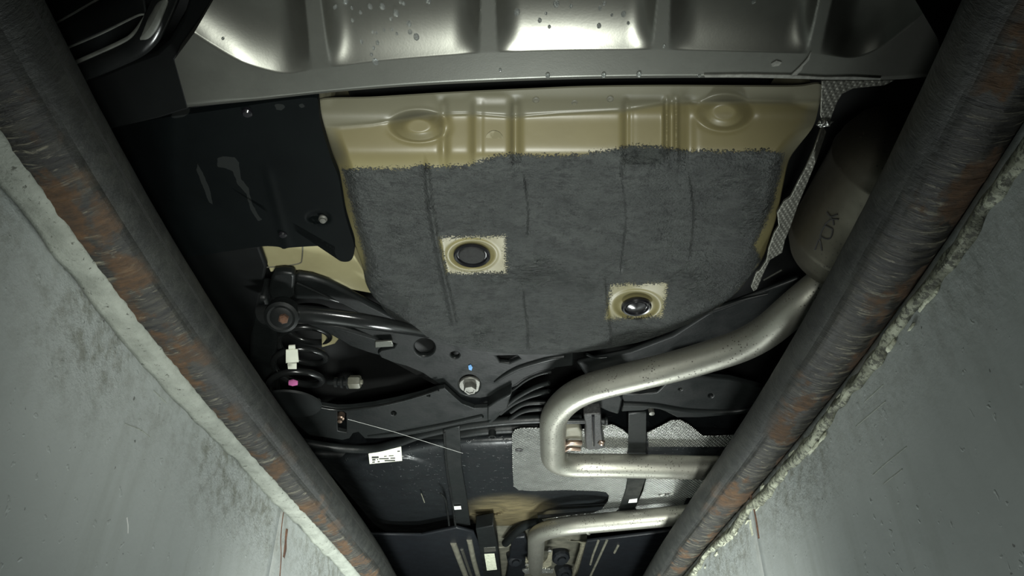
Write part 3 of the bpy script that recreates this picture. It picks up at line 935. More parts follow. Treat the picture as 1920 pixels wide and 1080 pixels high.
WPY = np.arange(60.0, 800.0, 1.0)
WPH = np.convolve(np.pad(np.interp(WPY, [150, 190, 214, 222, 285, 305, 330, 700], [0.700, 0.698, 0.694, 0.690, 0.655, 0.651, 0.650, 0.650]), 30, mode='edge'), np.exp(-(np.arange(-30, 31) / 10.0) ** 2) / np.exp(-(np.arange(-30, 31) / 10.0) ** 2).sum(), mode='valid')
def well_h(P):
    x, y = P[:, 0], P[:, 1]
    h = np.interp(y, WPY, WPH)
    d = sdf(P, smoothpx(WELL_OUT, 6))
    lower = sst(470, 560, y)
    h = h + 0.010 * lower * (1 - np.clip(d / 14.0, 0, 1)) ** 2
    h = h + 0.030 * (1 - lower) * sst(230, 300, y) * (1 - np.clip(d / 30.0, 0, 1)) ** 1.5
    # round bosses in the primed end panel
    for (cx, cy, rx, ry, a) in ((785, 236, 54, 30, 0.016), (1358, 211, 52, 34, 0.015)):
        q = np.sqrt(((x - cx) / rx) ** 2 + ((y - cy) / ry) ** 2)
        h = h - a * sst(1.08, 0.35, q) + 0.001 * np.exp(-((q - 1.05) / 0.14) ** 2)
    band = sst(176, 200, y) * sst(330, 285, y)
    for (cx, w, a) in ((832, 8, 0.004), (893, 9, -0.005), (966, 10, 0.006), (1176, 8, 0.006), (1250, 5, -0.005), (1268, 5, -0.006), (1292, 12, 0.004)):
        h = h + a * band * np.exp(-((x - cx) / w) ** 2)
    h = h - 0.004 * sst(893, 905, x) * sst(966, 955, x) * band + 0.004 * sst(1178, 1190, x) * sst(1250, 1240, x) * band
    # seam sealer bead across the end panel
    sl = np.interp(x, [600, 700, 800, 880, 960, 1050, 1170, 1250, 1400, 1530], [240, 232, 215, 213, 219, 212, 206, 192, 190, 192])
    h = h - 0.0009 * np.exp(-((y - sl) / 3.0) ** 2)
    # ribs and steps under the stone guard coat
    h = h - 0.006 * np.exp(-(sdline(P, [(800, 318), (806, 380), (816, 440), (828, 500), (842, 560), (852, 606)]) / 5.5) ** 2) * 1.4
    for (xx, y0, y1, a) in ((985, 330, 440, 0.003), (985, 545, 655, 0.0035), (1168, 300, 520, -0.003), (1140, 520, 650, 0.003), (1295, 330, 480, 0.0025)):
        h = h + 2.0 * a * sst(xx - 3, xx + 3, x + 5 * np.sin(y / 37.0)) * sst(y0 - 12, y0 + 12, y) * sst(y1 + 12, y1 - 12, y) * sst(xx + 110, xx + 40, x)
    h = h + 0.0012 * np.sin(x / 23.0 + np.sin(y / 31.0)) * sst(320, 360, y)
    for (cx, cy) in ((885, 478), (1193, 573)):
        q = np.sqrt(((x - cx) / 38.0) ** 2 + ((y - cy) / 23.5) ** 2)
        h = h + 0.005 * sst(1.15, 0.8, q) - 0.0015 * np.exp(-((q - 1.2) / 0.12) ** 2)
    return h

def flange_attr(P):
    sl = np.interp(P[:, 0], [600, 700, 800, 880, 960, 1050, 1170, 1250, 1400, 1530], [240, 232, 215, 213, 219, 212, 206, 192, 190, 192])
    side = sst(30, 8, sdf(P, WELL_OUT)) * sst(330, 280, P[:, 1]) * 0.8
    return np.maximum(sst(10, -4, P[:, 1] - sl), side)

WELL = polar('spare_wheel_well', WELL_OUT, (1040, 390), well_h, M_WELL, CAR, nr=190, nt=760, skirt=lambda r_: np.where(r_[:, 1] < 200, 0.003, 0.14),
             attrs={'coat': coat_attr, 'flange': flange_attr, 'panel_tone': lambda P: sst(330, 285, P[:, 1])}, label='cream primed spare wheel well sprayed with dark grey stone guard')
for (cx, cy, r, mat, lab) in ((885, 478, 0.0255, M_PLUG, 'round grey rubber drain plug'), (1193, 573, 0.0225, M_RUBG, 'glossy black rubber drain plug')):
    b = V(cx, cy, 0.6525)
    dn = (0, 0, -1)
    lathe('drain_plug', b, dn, [(r * 0.9, -0.004), (r * 1.10, 0.0), (r * 1.10, 0.004), (r * 1.0, 0.0065), (r * 0.88, 0.006), (r * 0.80, 0.002), (r * 0.76, 0.002), (r * 0.70, 0.0045), (r * 0.35, 0.007), (0.0001, 0.0078)] if mat is M_RUBG else
          [(r * 0.9, -0.004), (r * 1.08, 0.0), (r * 1.08, 0.003), (r * 1.0, 0.0045), (r * 0.90, 0.003), (r * 0.86, 0.0), (r * 0.62, 0.0), (0.0001, 0.0)], M_RUBG, WELL, n=40, label=lab)
    if mat is M_PLUG:
        lathe('plug_face', b, dn, [(r * 0.80, -0.002), (r * 0.80, 0.001), (r * 0.74, 0.0022), (0.0001, 0.0030)], M_PLUG, WELL, n=32, label='flat grey face of the plug')
for (cx, cy) in ((1005, 187), (1077, 192), (1144, 185)):
    lathe('plug_weld', V(cx, cy, 0.6985), (0, 0, -1), [(0.0045, -0.002), (0.0045, 0.001), (0.003, 0.0018), (0.0001, 0.001)], M_DUST, WELL, n=14)
lathe('paint_dab', V(927, 261, float(well_h(np.array([[927.0, 261.0]]))[0]) + 0.001), (0, -0.45, -0.9), [(0.011, -0.001), (0.011, 0.0006), (0.0001, 0.0009)], M_DAB, WELL, n=20, label='grey thumb-sized dab')

# ---- splash shield on the left
SPL = [(120, 262), (180, 246), (300, 222), (420, 205), (520, 190), (588, 183), (596, 192), (600, 225), (610, 262), (622, 300), (634, 330), (640, 362), (646, 398), (655, 430), (663, 455), (664, 475), (658, 488), (646, 491), (634, 487), (627, 472), (622, 461), (548, 464), (532, 467), (522, 463), (490, 462), (430, 470), (360, 480), (280, 470), (200, 400)]
STAINS = [[(407, 297), (418, 293), (440, 294), (448, 305), (452, 335), (466, 352), (474, 385), (484, 402), (492, 412), (484, 415), (470, 395), (462, 365), (445, 345), (436, 322), (420, 314), (408, 313)],
          [(370, 305), (378, 320), (392, 350), (400, 385), (392, 380), (378, 345), (368, 318)],
          [(514, 196), (522, 194), (532, 195), (536, 201), (528, 207), (518, 206)], [(558, 196), (568, 194), (572, 200), (564, 203)],
          [(318, 217), (345, 210), (357, 212), (345, 219), (325, 222)]]
def stain_attr(P):
    d = np.full(len(P), -50.0)
    for s_ in STAINS: d = np.maximum(d, sdf(P, s_))
    return d / 6.0
def splash_h(P):
    x, y = P[:, 0], P[:, 1]
    h = 0.622 + 0.00004 * (600 - x) * 0.5
    h = h + 0.05 * sst(330, 180, x)
    # clip dimple
    q = np.sqrt(((x - 597) / 26) ** 2 + ((y - 408) / 14) ** 2)
    h = h + 0.008 * sst(1.0, 0.4, q)
    h = h - 0.0012 * np.exp(-((x - np.interp(y, [200, 470], [470, 540])) / 9.0) ** 2) * sst(300, 340, y)
    return h
SPLASH = polar('splash_shield', SPL, (430, 350), splash_h, M_SPLASH, CAR, nr=90, nt=360, skirt=0.010, attrs={'stain': stain_attr}, label='dull black plastic splash shield with dried water marks', smooth=4)
lathe('clip', V(606, 410, 0.627), (0.1, -0.3, -1), [(0.006, -0.003), (0.006, 0.002), (0.004, 0.004), (0.004, 0.006), (0.0001, 0.0065)], M_STEEL, SPLASH, n=16, label='small bright clip in its dimple')
for (cx, cy) in ((530, 440), (463, 212)):
    lathe('clip', V(cx, cy, 0.6215), (0, 0, -1), [(0.006, -0.004), (0.006, 0.001), (0.004, 0.003), (0.0001, 0.003)], M_RUBG, SPLASH, n=14)

# wheel arch liner behind the left pipe
LIN = [(250, 420), (360, 478), (430, 468), (486, 462), (500, 500), (492, 540), (480, 590), (468, 650), (470, 730), (430, 700), (340, 560)]
plate('wheel_arch_liner', LIN, lambda x, y: 0.63 + 0.10 * float(sst(470, 640, y)), 0.012, M_DARK, CAR, bevel=0.004, label='black wheel arch liner')

# ---- cream body rail seen past the shield
RAIL = plate('body_rail', [(482, 440), (560, 440), (640, 440), (676, 500), (692, 530), (706, 552), (672, 546), (650, 541), (622, 530), (600, 518), (578, 510), (548, 506), (525, 506), (507, 511), (496, 486)], 0.70, 0.02, M_CREAM, CAR, label='pale cream body rail')
tube('panel_seam', catmull3([V(500, 501, 0.6995), (V(530, 499, 0.6995)), V(560, 494, 0.6995), V(566, 486, 0.6995), V(568, 455, 0.6995)], 5), 0.0012, M_DUST, RAIL, n=8)
plate('body_rail', [(603, 615), (640, 630), (628, 645), (603, 652)], 0.78, 0.02, M_CREAM, CAR, label='small cream patch of body behind the spring')

# ---- left suspension
ARM1 = plate('upper_link', [(554, 517), (585, 522), (615, 532), (650, 549), (690, 571), (745, 600), (760, 612), (700, 604), (640, 572), (600, 563), (552, 562), (550, 540)], 0.665, 0.014, M_BLK, CAR, bevel=0.005, label='black upper suspension link')
plate('link_end', [(508, 522), (513, 514), (530, 512), (550, 514), (553, 520), (550, 556), (546, 561), (506, 561), (503, 548)], 0.655, 0.016, M_BLK, ARM1, bevel=0.004)
tube('flange_bead', catmull3([V(556, 530, 0.662), V(590, 545, 0.662), V(620, 560, 0.664), V(640, 566, 0.668)], 5), 0.0022, M_GLOSS, ARM1, n=8)
ARM2 = tube('toe_link', catmull3([V(492, 590, 0.640), V(540, 588, 0.635), V(620, 594, 0.632), V(700, 605, 0.634), V(760, 616, 0.648), V(810, 626, 0.675)], 8), [0.020, 0.020, 0.017, 0.014, 0.011], M_GLOSS, CAR, n=22, sz=0.7, label='glossy black toe link')
lathe('bush', V(528, 594, 0.618), (0.1, -0.5, -0.8), [(0.027, -0.018), (0.027, 0.002), (0.022, 0.005), (0.018, 0.004), (0.013, 0.006), (0.0001, 0.006)], M_PLAS, ARM2, n=24)
lathe('bolt', V(532, 597, 0.612), (0.1, -0.5, -0.8), [(0.008, -0.004), (0.008, 0.005), (0.005, 0.008), (0.0001, 0.008)], M_RUST, ARM2, n=6, label='rusty bolt head')
ARM3 = plate('spring_link', [(560, 603), (600, 607), (640, 616), (700, 634), (742, 648), (735, 660), (712, 668), (690, 662), (655, 650), (632, 636), (608, 622)], 0.70, 0.012, M_BLK, CAR, bevel=0.005, label='black spring link')
plate('tab', [(703, 641), (735, 640), (738, 650), (703, 652)], 0.655, 0.004, M_BUMP, ARM3, bevel=0.001, label='thin bright tab')
KNU = plate('knuckle', [(470, 560), (500, 560), (516, 610), (520, 640), (512, 700), (520, 770), (480, 745), (466, 690)], 0.72, 0.05, M_BLK, CAR, bevel=0.008, label='black wheel knuckle')

# coil spring
SPRC = at(560, 690, 0.70)
pts = []
turns = 4.2
for i in range(int(turns * 40) + 1):
    a = 2 * math.pi * i / 40
    z = 0.625 + 0.215 * i / (turns * 40)
    pts.append(Vector((SPRC[0] + 0.050 * math.cos(a), SPRC[1] + 0.050 * math.sin(a), CZ + z)))
SPRING = tube('coil_spring', pts, 0.0068, M_GLOSS, CAR, n=14, label='black coil spring')
lathe('spring_seat', (SPRC[0], SPRC[1], CZ + 0.618), (0, 0, 1), [(0.034, 0), (0.056, 0.0), (0.058, 0.004), (0.034, 0.004)], M_PLAS, SPRING, n=32)
# white tag folded round the coil and a pink paint mark
tp = [V(546, 650, 0.665), V(546, 660, 0.668), V(547, 688, 0.668)]
TAG = plate('tag', [(536, 657), (558, 656), (560, 679), (536, 681)], 0.640, 0.002, M_LABEL, SPRING, bevel=0, label='white paper tag on the spring')
plate('tag_end', [(541, 649), (553, 648), (554, 655), (541, 656)], 0.642, 0.002, M_LABEL, SPRING, bevel=0)
plate('tag_end', [(539, 683), (556, 682), (556, 692), (540, 692)], 0.642, 0.002, M_LABEL, SPRING, bevel=0)
plate('paint_mark', [(541, 716), (549, 714), (558, 717), (558, 722), (549, 724), (541, 722)], 0.613, 0.003, M_PINK, SPRING, bevel=0, label='pink paint mark')

# loose looking stud with nut and washers
b0 = V(613, 717, 0.66); b1 = V(680, 716, 0.66); ax = (b1 - b0).normalized(); LN = (b1 - b0).length
STUD = lathe('damper_bolt', b0, ax, [(0.003, 0), (0.0045, LN * 0.05), (0.0045, LN * 0.20), (0.010, LN * 0.22), (0.010, LN * 0.30), (0.006, LN * 0.32), (0.006, LN * 0.38), (0.012, LN * 0.40), (0.012, LN * 0.46), (0.007, LN * 0.48), (0.007, LN * 0.55), (0.014, LN * 0.57), (0.014, LN * 0.62)], M_BLK, CAR, n=20, label='dark bolt with nut and washers')
lathe('nut', b0 + ax * LN * 0.62, ax, [(0.012, 0), (0.0135, 0.002), (0.0135, LN * 0.28), (0.012, LN * 0.32), (0.005, LN * 0.33), (0.005, LN * 0.38)], M_DUST, STUD, n=6)

# ---- subframe plate
def circ(cx, cy, rx, ry, n=20):
    return [(cx + rx * math.cos(2 * math.pi * k / n), cy + ry * math.sin(2 * math.pi * k / n)) for k in range(n)]
SUBO = [(640, 606), (700, 616), (760, 618), (800, 612), (850, 620), (900, 630), (980, 640), (1075, 645), (1075, 686), (1040, 690), (1010, 697), (985, 709), (960, 727), (932, 741), (900, 747), (864, 745), (842, 737), (816, 716), (792, 700), (762, 687), (736, 680), (714, 671), (708, 663), (716, 656), (738, 652), (742, 645), (700, 632)]
SUB = plate('rear_subframe', SUBO, 0.665, 0.010, M_BLK, CAR, holes=[circ(796, 652, 19, 17, 24), circ(853, 666, 8, 6.5, 16), circ(880, 722, 20, 19, 24), [(930, 668), (970, 667), (976, 673), (955, 682), (938, 680)]], bevel=0.003, label='black pressed steel rear subframe')
plate('inner_web', [(700, 630), (1000, 640), (1040, 690), (930, 740), (850, 740), (720, 670)], 0.715, 0.01, M_FLOOR, SUB, bevel=0)
bb = V(882, 722, 0.672)
lathe('washer', bb, (0, -0.25, -1), [(0.0235, -0.004), (0.0235, 0.0), (0.022, 0.0018), (0.0001, 0.0018)], M_STEEL, SUB, n=28, label='bright washer')
lathe('bolt', bb + Vector((0, -0.001, -0.002)), (0, -0.25, -1), [(0.0135, 0), (0.0135, 0.011), (0.0122, 0.0135), (0.009, 0.0135), (0.0085, 0.012), (0.0001, 0.012)], M_STEEL, SUB, n=6, label='bright hexagon bolt', sharp=25)
plate('paint_mark', [(878, 686), (883, 684), (886, 689), (884, 695), (879, 693)], 0.663, 0.001, M_BLUE, SUB, bevel=0, label='blue paint dab')
for ln in ([(928, 716), (945, 704), (970, 690), (1000, 680), (1030, 672), (1058, 668)],):
    tube('pressed_rib', catmull3([V(p[0], p[1], 0.6645) for p in ln], 6), [0.003, 0.0055, 0.006, 0.006, 0.004], M_BLK, SUB, n=10)
tube('flange_edge', catmull3([V(p[0], p[1], 0.663) for p in [(905, 756), (930, 747), (960, 732), (985, 714), (1010, 702), (1034, 697)]], 6), 0.003, M_GLOSS, SUB, n=10)

# ---- left lower control arm
LCA = [(515, 742), (560, 752), (600, 761), (632, 766), (660, 765), (700, 760), (745, 751), (790, 740), (818, 731), (834, 728), (848, 741), (866, 757), (890, 766), (918, 764), (926, 760), (922, 776), (914, 789), (880, 793), (840, 801), (800, 810), (755, 818), (710, 822), (684, 822), (672, 810), (662, 812), (655, 822), (642, 825), (610, 820), (580, 816), (550, 790)]
ARM = plate('lower_control_arm', LCA, 0.648, 0.010, M_BLK, CAR, holes=[[(632, 772), (640, 769), (649, 775), (650, 800), (650, 812), (633, 808)], circ(738, 775, 5.2, 4.6, 12), circ(803, 742, 3.5, 3, 10)], bevel=0.006, label='wide black lower control arm')
tube('rolled_edge', catmull3([V(p[0], p[1], 0.645) for p in [(545, 752), (600, 764), (640, 769), (700, 763), (745, 754), (790, 742), (822, 731)]], 5), 0.0028, M_GLOSS, ARM, n=10)
tube('rolled_edge', catmull3([V(p[0], p[1], 0.647) for p in [(690, 818), (755, 810), (800, 802), (850, 792), (905, 779)]], 5), [0.003, 0.006, 0.006, 0.005], M_BLK, ARM, n=10)
lathe('bolt', V(639, 783, 0.657), (0, -0.3, -1), [(0.008, -0.01), (0.008, 0.003), (0.005, 0.005), (0.005, 0.012), (0.0001, 0.013)], M_COPPER, ARM, n=12, label='small brownish bolt in the slot')
ARMB = plate('arm_bracket', [(914, 764), (932, 752), (960, 738), (955, 752), (952, 766), (936, 775), (930, 785), (914, 790)], 0.642, 0.03, M_BLK, CAR, bevel=0.003, label='black arm bracket')
LN_ = [[(918, 790), (940, 770), (965, 748), (1000, 728), (1030, 718)], [(938, 775), (962, 757), (990, 744), (1030, 733)], [(958, 772), (985, 757), (1032, 755)], [(955, 786), (985, 770), (1034, 766)]]
for i, ln in enumerate(LN_):
    tube('brake_line', catmull3([V(p[0], p[1], 0.655) for p in ln], 6), 0.0048, M_BLK, CAR, n=10, label='black brake line')
# stabiliser bar below the arm
STAB = tube('stabiliser_bar', catmull3([V(p[0], p[1], 0.66) for p in [(560, 828), (620, 838), (690, 842), (740, 832), (790, 815), (850, 802), (920, 792), (1000, 786), (1090, 785)]], 8), 0.010, M_BLK, CAR, n=14, label='black stabiliser bar')
tube('cross_tube', catmull3([V(p[0], p[1], 0.70) for p in [(580, 850), (680, 850), (790, 828), (900, 806), (1010, 800)]], 6), 0.014, M_BLK, STAB, n=14)

# ---- right suspension
RARM = plate('lower_control_arm', [(1163, 738), (1200, 741), (1232, 736), (1252, 716), (1300, 706), (1370, 712), (1440, 730), (1430, 768), (1380, 778), (1310, 783), (1270, 783), (1248, 772), (1226, 764), (1208, 770), (1165, 772), (1170, 755)], 0.645, 0.012, M_BLK, CAR, holes=[circ(1333, 742, 4.5, 4, 12), circ(1276, 730, 3, 2.5, 8)], bevel=0.006, label='black control arm behind the exhaust pipe')
tube('rolled_edge', catmull3([V(p[0], p[1], 0.643) for p in [(1168, 757), (1225, 760), (1290, 770), (1370, 772), (1410, 766)]], 5), 0.006, M_BLK, RARM, n=10)
RBR = plate('arm_bracket', [(1085, 744), (1110, 740), (1160, 736), (1168, 748), (1165, 762), (1160, 778), (1140, 772), (1112, 760)], 0.635, 0.03, M_BLK, CAR, bevel=0.004, label='black bracket under the pipe bend')
lathe('bolt', V(1222, 774, 0.64), (0, -0.3, -1), [(0.006, -0.01), (0.006, 0.003), (0.0001, 0.005)], M_STEEL, RARM, n=8, label='small bright bolt')
RUP = plate('upper_link', [(1180, 660), (1260, 630), (1325, 588), (1400, 560), (1500, 522), (1530, 560), (1450, 620), (1390, 660), (1300, 690), (1200, 700), (1100, 710), (1080, 680)], 0.70, 0.012, M_BLK, CAR, bevel=0.008, label='black upper link behind the muffler pipe')
tube('rolled_edge', catmull3([V(p[0], p[1], 0.697) for p in [(1318, 585), (1350, 577), (1395, 562), (1440, 551)]], 6), [0.007, 0.006, 0.004, 0.002], M_BLK, RUP, n=10)
tube('flange_edge', [V(1432, 525, 0.69), V(1466, 506, 0.69)], 0.002, M_BUMP, RUP, n=8)
tube('flange_edge', catmull3([V(p[0], p[1], 0.70) for p in [(1100, 664), (1118, 671), (1138, 670)]], 5), 0.003, M_BLK, RUP, n=8)

# ---- fuel tank
TANK = [(600, 860), (650, 838), (720, 826), (860, 806), (1000, 800), (1200, 800), (1400, 806), (1460, 850), (1440, 900), (1340, 956), (1250, 966), (1140, 974), (1060, 984), (1000, 990), (930, 992), (890, 982), (860, 988), (800, 1000), (740, 1000), (705, 985), (670, 945), (630, 900)]
def tank_h(P):
    x, y = P[:, 0], P[:, 1]
    d = sdf(P, smoothpx(TANK, 6))
    h = 0.670 + 0.05 * (1 - np.clip(d / 40.0, 0, 1)) ** 2.2
    front = sst(930, 1000, y)
    h = h + 0.02 * front
    for (cx, cy, rx, ry, a) in ((905, 955, 46, 13, 0.014), (1075, 946, 78, 26, 0.014), (735, 880, 80, 28, -0.006)):
        q = np.sqrt(((x - cx) / rx) ** 2 + ((y - cy) / ry) ** 2)
        h = h + a * sst(1.05, 0.7, q)
    h = h + 0.0025 * np.sin(x / 31.0) * sst(820, 860, y)
    return h
FT = polar('fuel_tank', TANK, (1000, 890), tank_h, M_FTANK, CAR, nr=80, nt=380, skirt=0.10, attrs={'painted_sheen': lambda P: sst(1.0, 0.35, np.sqrt(((P[:, 0] - 955) / 110) ** 2 + ((P[:, 1] - 962) / 42) ** 2))}, label='black fuel tank')
LBL = plate('sticker', [(691, 851), (752, 838), (754, 864), (693, 870)], 0.652, 0.001, M_LABEL, FT, bevel=0, label='white printed sticker')
for (x0, x1, y0, s) in ((698, 704, 862.0, 3), (707, 709, 861.5, 2), (711, 729, 860.0, 2), (732, 741, 859.0, 2), (698, 703, 866.5, 2), (708, 712, 865.5, 2), (721, 741, 863.5, 2.4), (697, 710, 857.5, 3.5), (720, 725, 855.5, 1.5), (729, 738, 854.5, 1.5), (745, 750, 846, 2)):
    plate('print_line', [(x0, y0 - s / 2 + 0.4), (x1, y0 - s / 2), (x1, y0 + s / 2), (x0, y0 + s / 2 + 0.4)], 0.6517, 0.0003, M_INK, FT, bevel=0)
# straps
S1 = plate('tank_strap', [(832, 806), (862, 800), (866, 880), (876, 940), (882, 985), (852, 990), (845, 940), (836, 880)], lambda x, y: 0.648 if y < 960 else 0.665, 0.006, M_BLK, FT, bevel=0.002, label='black tank strap')
plate('strap_mark', [(848, 950), (864, 949), (865, 955), (849, 956)], 0.646, 0.001, M_WHITE, FT, bevel=0, label='small white mark on the strap')
for ln in ([(833, 810), (838, 880), (848, 940), (854, 985)], [(826, 925), (836, 940), (842, 985)]):
    tube('strap_edge', catmull3([V(p[0], p[1], 0.646) for p in ln], 5), 0.003, M_GLOSS, FT, n=8)
tube('weld_seam', [V(790, 926, 0.658), V(796, 942, 0.658)], 0.0015, M_DUST, FT, n=8)
lathe('stub', V(923, 817, 0.664), (0, 0, -1), [(0.009, -0.01), (0.009, 0.004), (0.006, 0.004), (0.006, 0.0), (0.0001, 0.0)], M_BLK, FT, n=18)
S2 = plate('tank_strap', [(1178, 776), (1212, 774), (1212, 830), (1211, 898), (1200, 930), (1188, 962), (1158, 965), (1172, 925), (1178, 890), (1178, 830)], 0.642, 0.006, M_BLK, FT, bevel=0.002, label='black tank strap between the heat shields')
plate('strap_mark', [(1180, 937), (1195, 935), (1194, 942), (1178, 943)], 0.640, 0.001, M_WHITE, FT, bevel=0, label='small white mark on the strap')
plate('bracket', [(1008, 972), (1140, 962), (1240, 952), (1240, 957), (1140, 968), (1012, 980)], 0.66, 0.01, M_BLK, FT, bevel=0.001)

# ---- aluminium heat shields
HS = plate('heat_shield', [(960, 815), (966, 806), (978, 803), (1012, 803), (1060, 804), (1120, 806), (1128, 797), (1150, 797), (1168, 806), (1178, 815), (1179, 836), (1176, 850), (1176, 905), (1172, 925), (1160, 955), (1146, 965), (1120, 967), (1060, 972), (1020, 978), (1016, 975), (1060, 968), (1110, 963), (1128, 956), (1140, 940), (1142, 930), (1136, 923), (1120, 921), (1060, 919), (1000, 921), (972, 919), (963, 912), (961, 880)], 0.652, 0.0025, M_ALU, CAR, bevel=0.0008, label='silver embossed heat shield on the tank')
lathe('rivet', V(973, 843, 0.652), (0, 0, -1), [(0.009, -0.002), (0.009, 0.002), (0.006, 0.003), (0.004, 0.001), (0.0001, 0.001)], M_RUB, HS, n=18)
plate('heat_shield', [(1213, 812), (1238, 800), (1258, 789), (1276, 788), (1290, 795), (1304, 806), (1318, 818), (1345, 818), (1400, 815), (1400, 838), (1345, 838), (1216, 838)], 0.652, 0.0025, M_ALU, CAR, bevel=0.0008, label='silver embossed heat shield above the lower exhaust run')
HS3 = plate('heat_shield', [(1212, 880), (1300, 880), (1400, 880), (1400, 920), (1330, 930), (1288, 934), (1280, 950), (1240, 956), (1200, 960), (1191, 953), (1206, 920), (1211, 900)], 0.652, 0.0025, M_ALU, CAR, bevel=0.0008, label='silver heat shield between strap and kerb pipe')
for ln in ([(1234, 928), (1264, 925)], [(1218, 956), (1250, 951)]):
    tube('pressed_rib', [V(p[0], p[1], 0.650) for p in ln], 0.002, M_ALU, HS3, n=8)

# ---- exhaust
EXP = [V(1560, 520, 0.635), V(1500, 568, 0.615), V(1418, 640, 0.605), V(1290, 681, 0.605), V(1085, 731, 0.605), V(1037, 775, 0.605), V(1036, 873, 0.605), V(1150, 873, 0.605), V(1330, 877, 0.605), V(1520, 880, 0.605)]
ex_path = resample(fillet3(EXP, [0, 0.10, 0.10, 0.05, 0.085, 0.07, 0.075, 0.05, 0.05, 0]), 0.012)
EXH = tube('exhaust_pipe', ex_path, 0.0272, M_EXH, CAR, n=36, label='bent silver exhaust pipe with dark pitting')
fr_path = resample(fillet3([V(1004, 1066, 0.64), V(1006, 1000, 0.615), V(1050, 987, 0.608), V(1270, 967, 0.605), V(1430, 948, 0.605)], [0, 0.10, 0.06, 0.05, 0]), 0.012)
FEX = tube('exhaust_pipe', fr_path, 0.0262, M_EXH, CAR, n=32, label='silver front exhaust pipe')
lathe('sleeve', V(1102, 984, 0.6065), V(1102, 984, 0.6065) - V(1200, 975, 0.6055), [(0.0264, -0.004), (0.0272, -0.003), (0.0272, 0.003), (0.0264, 0.004)], M_EXH, FEX, n=28)

# muffler along the car, mostly behind the right kerb pipe
MA = Vector((0.510, 0.650, CZ + 0.688)); MB = Vector((0.487, 0.885, CZ + 0.672))
axm = (MB - MA).normalized(); ML = (MB - MA).length
prof = [(0.030, -0.012), (0.055, -0.006), (0.075, 0.008), (0.084, 0.030), (0.086, 0.045), (0.0875, 0.048), (0.086, 0.052), (0.0862, ML * 0.5), (0.086, ML - 0.052), (0.0875, ML - 0.048), (0.086, ML - 0.044), (0.083, ML - 0.024), (0.073, ML - 0.004), (0.055, ML + 0.006), (0.030, ML + 0.010)]
MUF = lathe('muffler', MA, axm, prof, M_MUF, CAR, n=64, label='dull brownish muffler', sharp=60)
# dark stamped letters on the muffler shell
def on_muffler(px, py, lift=0.0006):
    d = Vector(raydir(px, py)); o_ = Vector((0, 0, CZ))
    w = o_ - MA
    dp = d - axm * d.dot(axm); wp = w - axm * w.dot(axm)
    a = dp.dot(dp); b = 2 * dp.dot(wp); c = wp.dot(wp) - (0.0862 + lift) ** 2
    D = b * b - 4 * a * c
    t = (-b - math.sqrt(max(D, 0))) / (2 * a)
    return o_ + d * t
for st in ([(1528, 468), (1536, 449), (1541, 470)], [(1538, 448), (1539, 438), (1546, 424), (1556, 427), (1561, 432), (1557, 446), (1548, 448), (1540, 444)], [(1546, 422), (1558, 412), (1572, 411)], [(1556, 405), (1562, 414), (1563, 422)], [(1550, 398), (1558, 406), (1570, 402)]):
    tube('stamped_letter', [on_muffler(*p) for p in smoothpx(st, 4, closed=False)], 0.0011, M_INK, MUF, n=6)
# shields beside the muffler
plate('heat_shield', [(1541, 152), (1600, 151), (1680, 150), (1660, 160), (1600, 166), (1580, 176), (1570, 192), (1561, 215), (1556, 230), (1543, 236), (1538, 215)], lambda x, y: 0.662, 0.003, M_ALUD, CAR, bevel=0.0008, label='dull embossed heat shield above the muffler')
FLG = plate('shield_flange', [(1542, 236), (1527, 278), (1510, 316), (1496, 342), (1482, 370), (1470, 378), (1457, 400), (1460, 424), (1451, 438), (1441, 466), (1437, 488), (1425, 507), (1418, 511), (1408, 538), (1413, 547), (1420, 542), (1432, 513), (1444, 488), (1467, 474), (1472, 452), (1482, 428), (1497, 385), (1515, 342), (1530, 305), (1550, 248)], lambda x, y: 0.640 + 0.03 * float(sst(300, 230, y)), 0.004, M_ALUD, CAR, bevel=0.001, label='scalloped edge of the muffler heat shield')
lump('shield_corner', V(1545, 231, 0.66), 0.006, M_ALU, FLG, (1.3, 0.8, 0.5), 3)

# hanger with rubber block
HG = plate('rubber_hanger', [(1094, 778), (1127, 776), (1128, 800), (1131, 828), (1134, 838), (1126, 843), (1100, 843), (1097, 830), (1098, 800)], 0.612, 0.035, M_RUB, CAR, bevel=0.003, label='black rubber exhaust hanger')
tube('groove', [V(1112, 779, 0.611), V(1113, 835, 0.611)], 0.003, M_RUBG, HG, n=8)
tube('hanger_rod', [V(1060, 790, 0.630), V(1137, 789, 0.630)], 0.006, M_BLK, HG, n=14)
lathe('rod_tip', V(1133, 789, 0.630), (1, 0, 0), [(0.006, 0), (0.009, 0.002), (0.009, 0.006), (0.004, 0.008)], M_BLK, HG, n=14)
HB_ = plate('hanger_bracket', [(1060, 806), (1086, 804), (1091, 812), (1092, 830), (1089, 846), (1056, 848)], 0.622, 0.02, M_DUST, CAR, bevel=0.004, label='dark steel hanger bracket')
tube('bent_lug', catmull3([V(1056, 838, 0.612), V(1064, 831, 0.612), V(1080, 830, 0.612), V(1090, 831, 0.612)], 5), 0.006, M_COPPER, HB_, n=14, label='copper tinted steel lug')
tube('bent_lug', catmull3([V(1054, 848, 0.612), V(1066, 841, 0.612), V(1088, 842, 0.612)], 5), 0.005, M_COPPER, HB_, n=12)
lump('weld_bead', V(1128, 829, 0.611), 0.007, M_COPPER, HG, (1, 1, 1), 2)

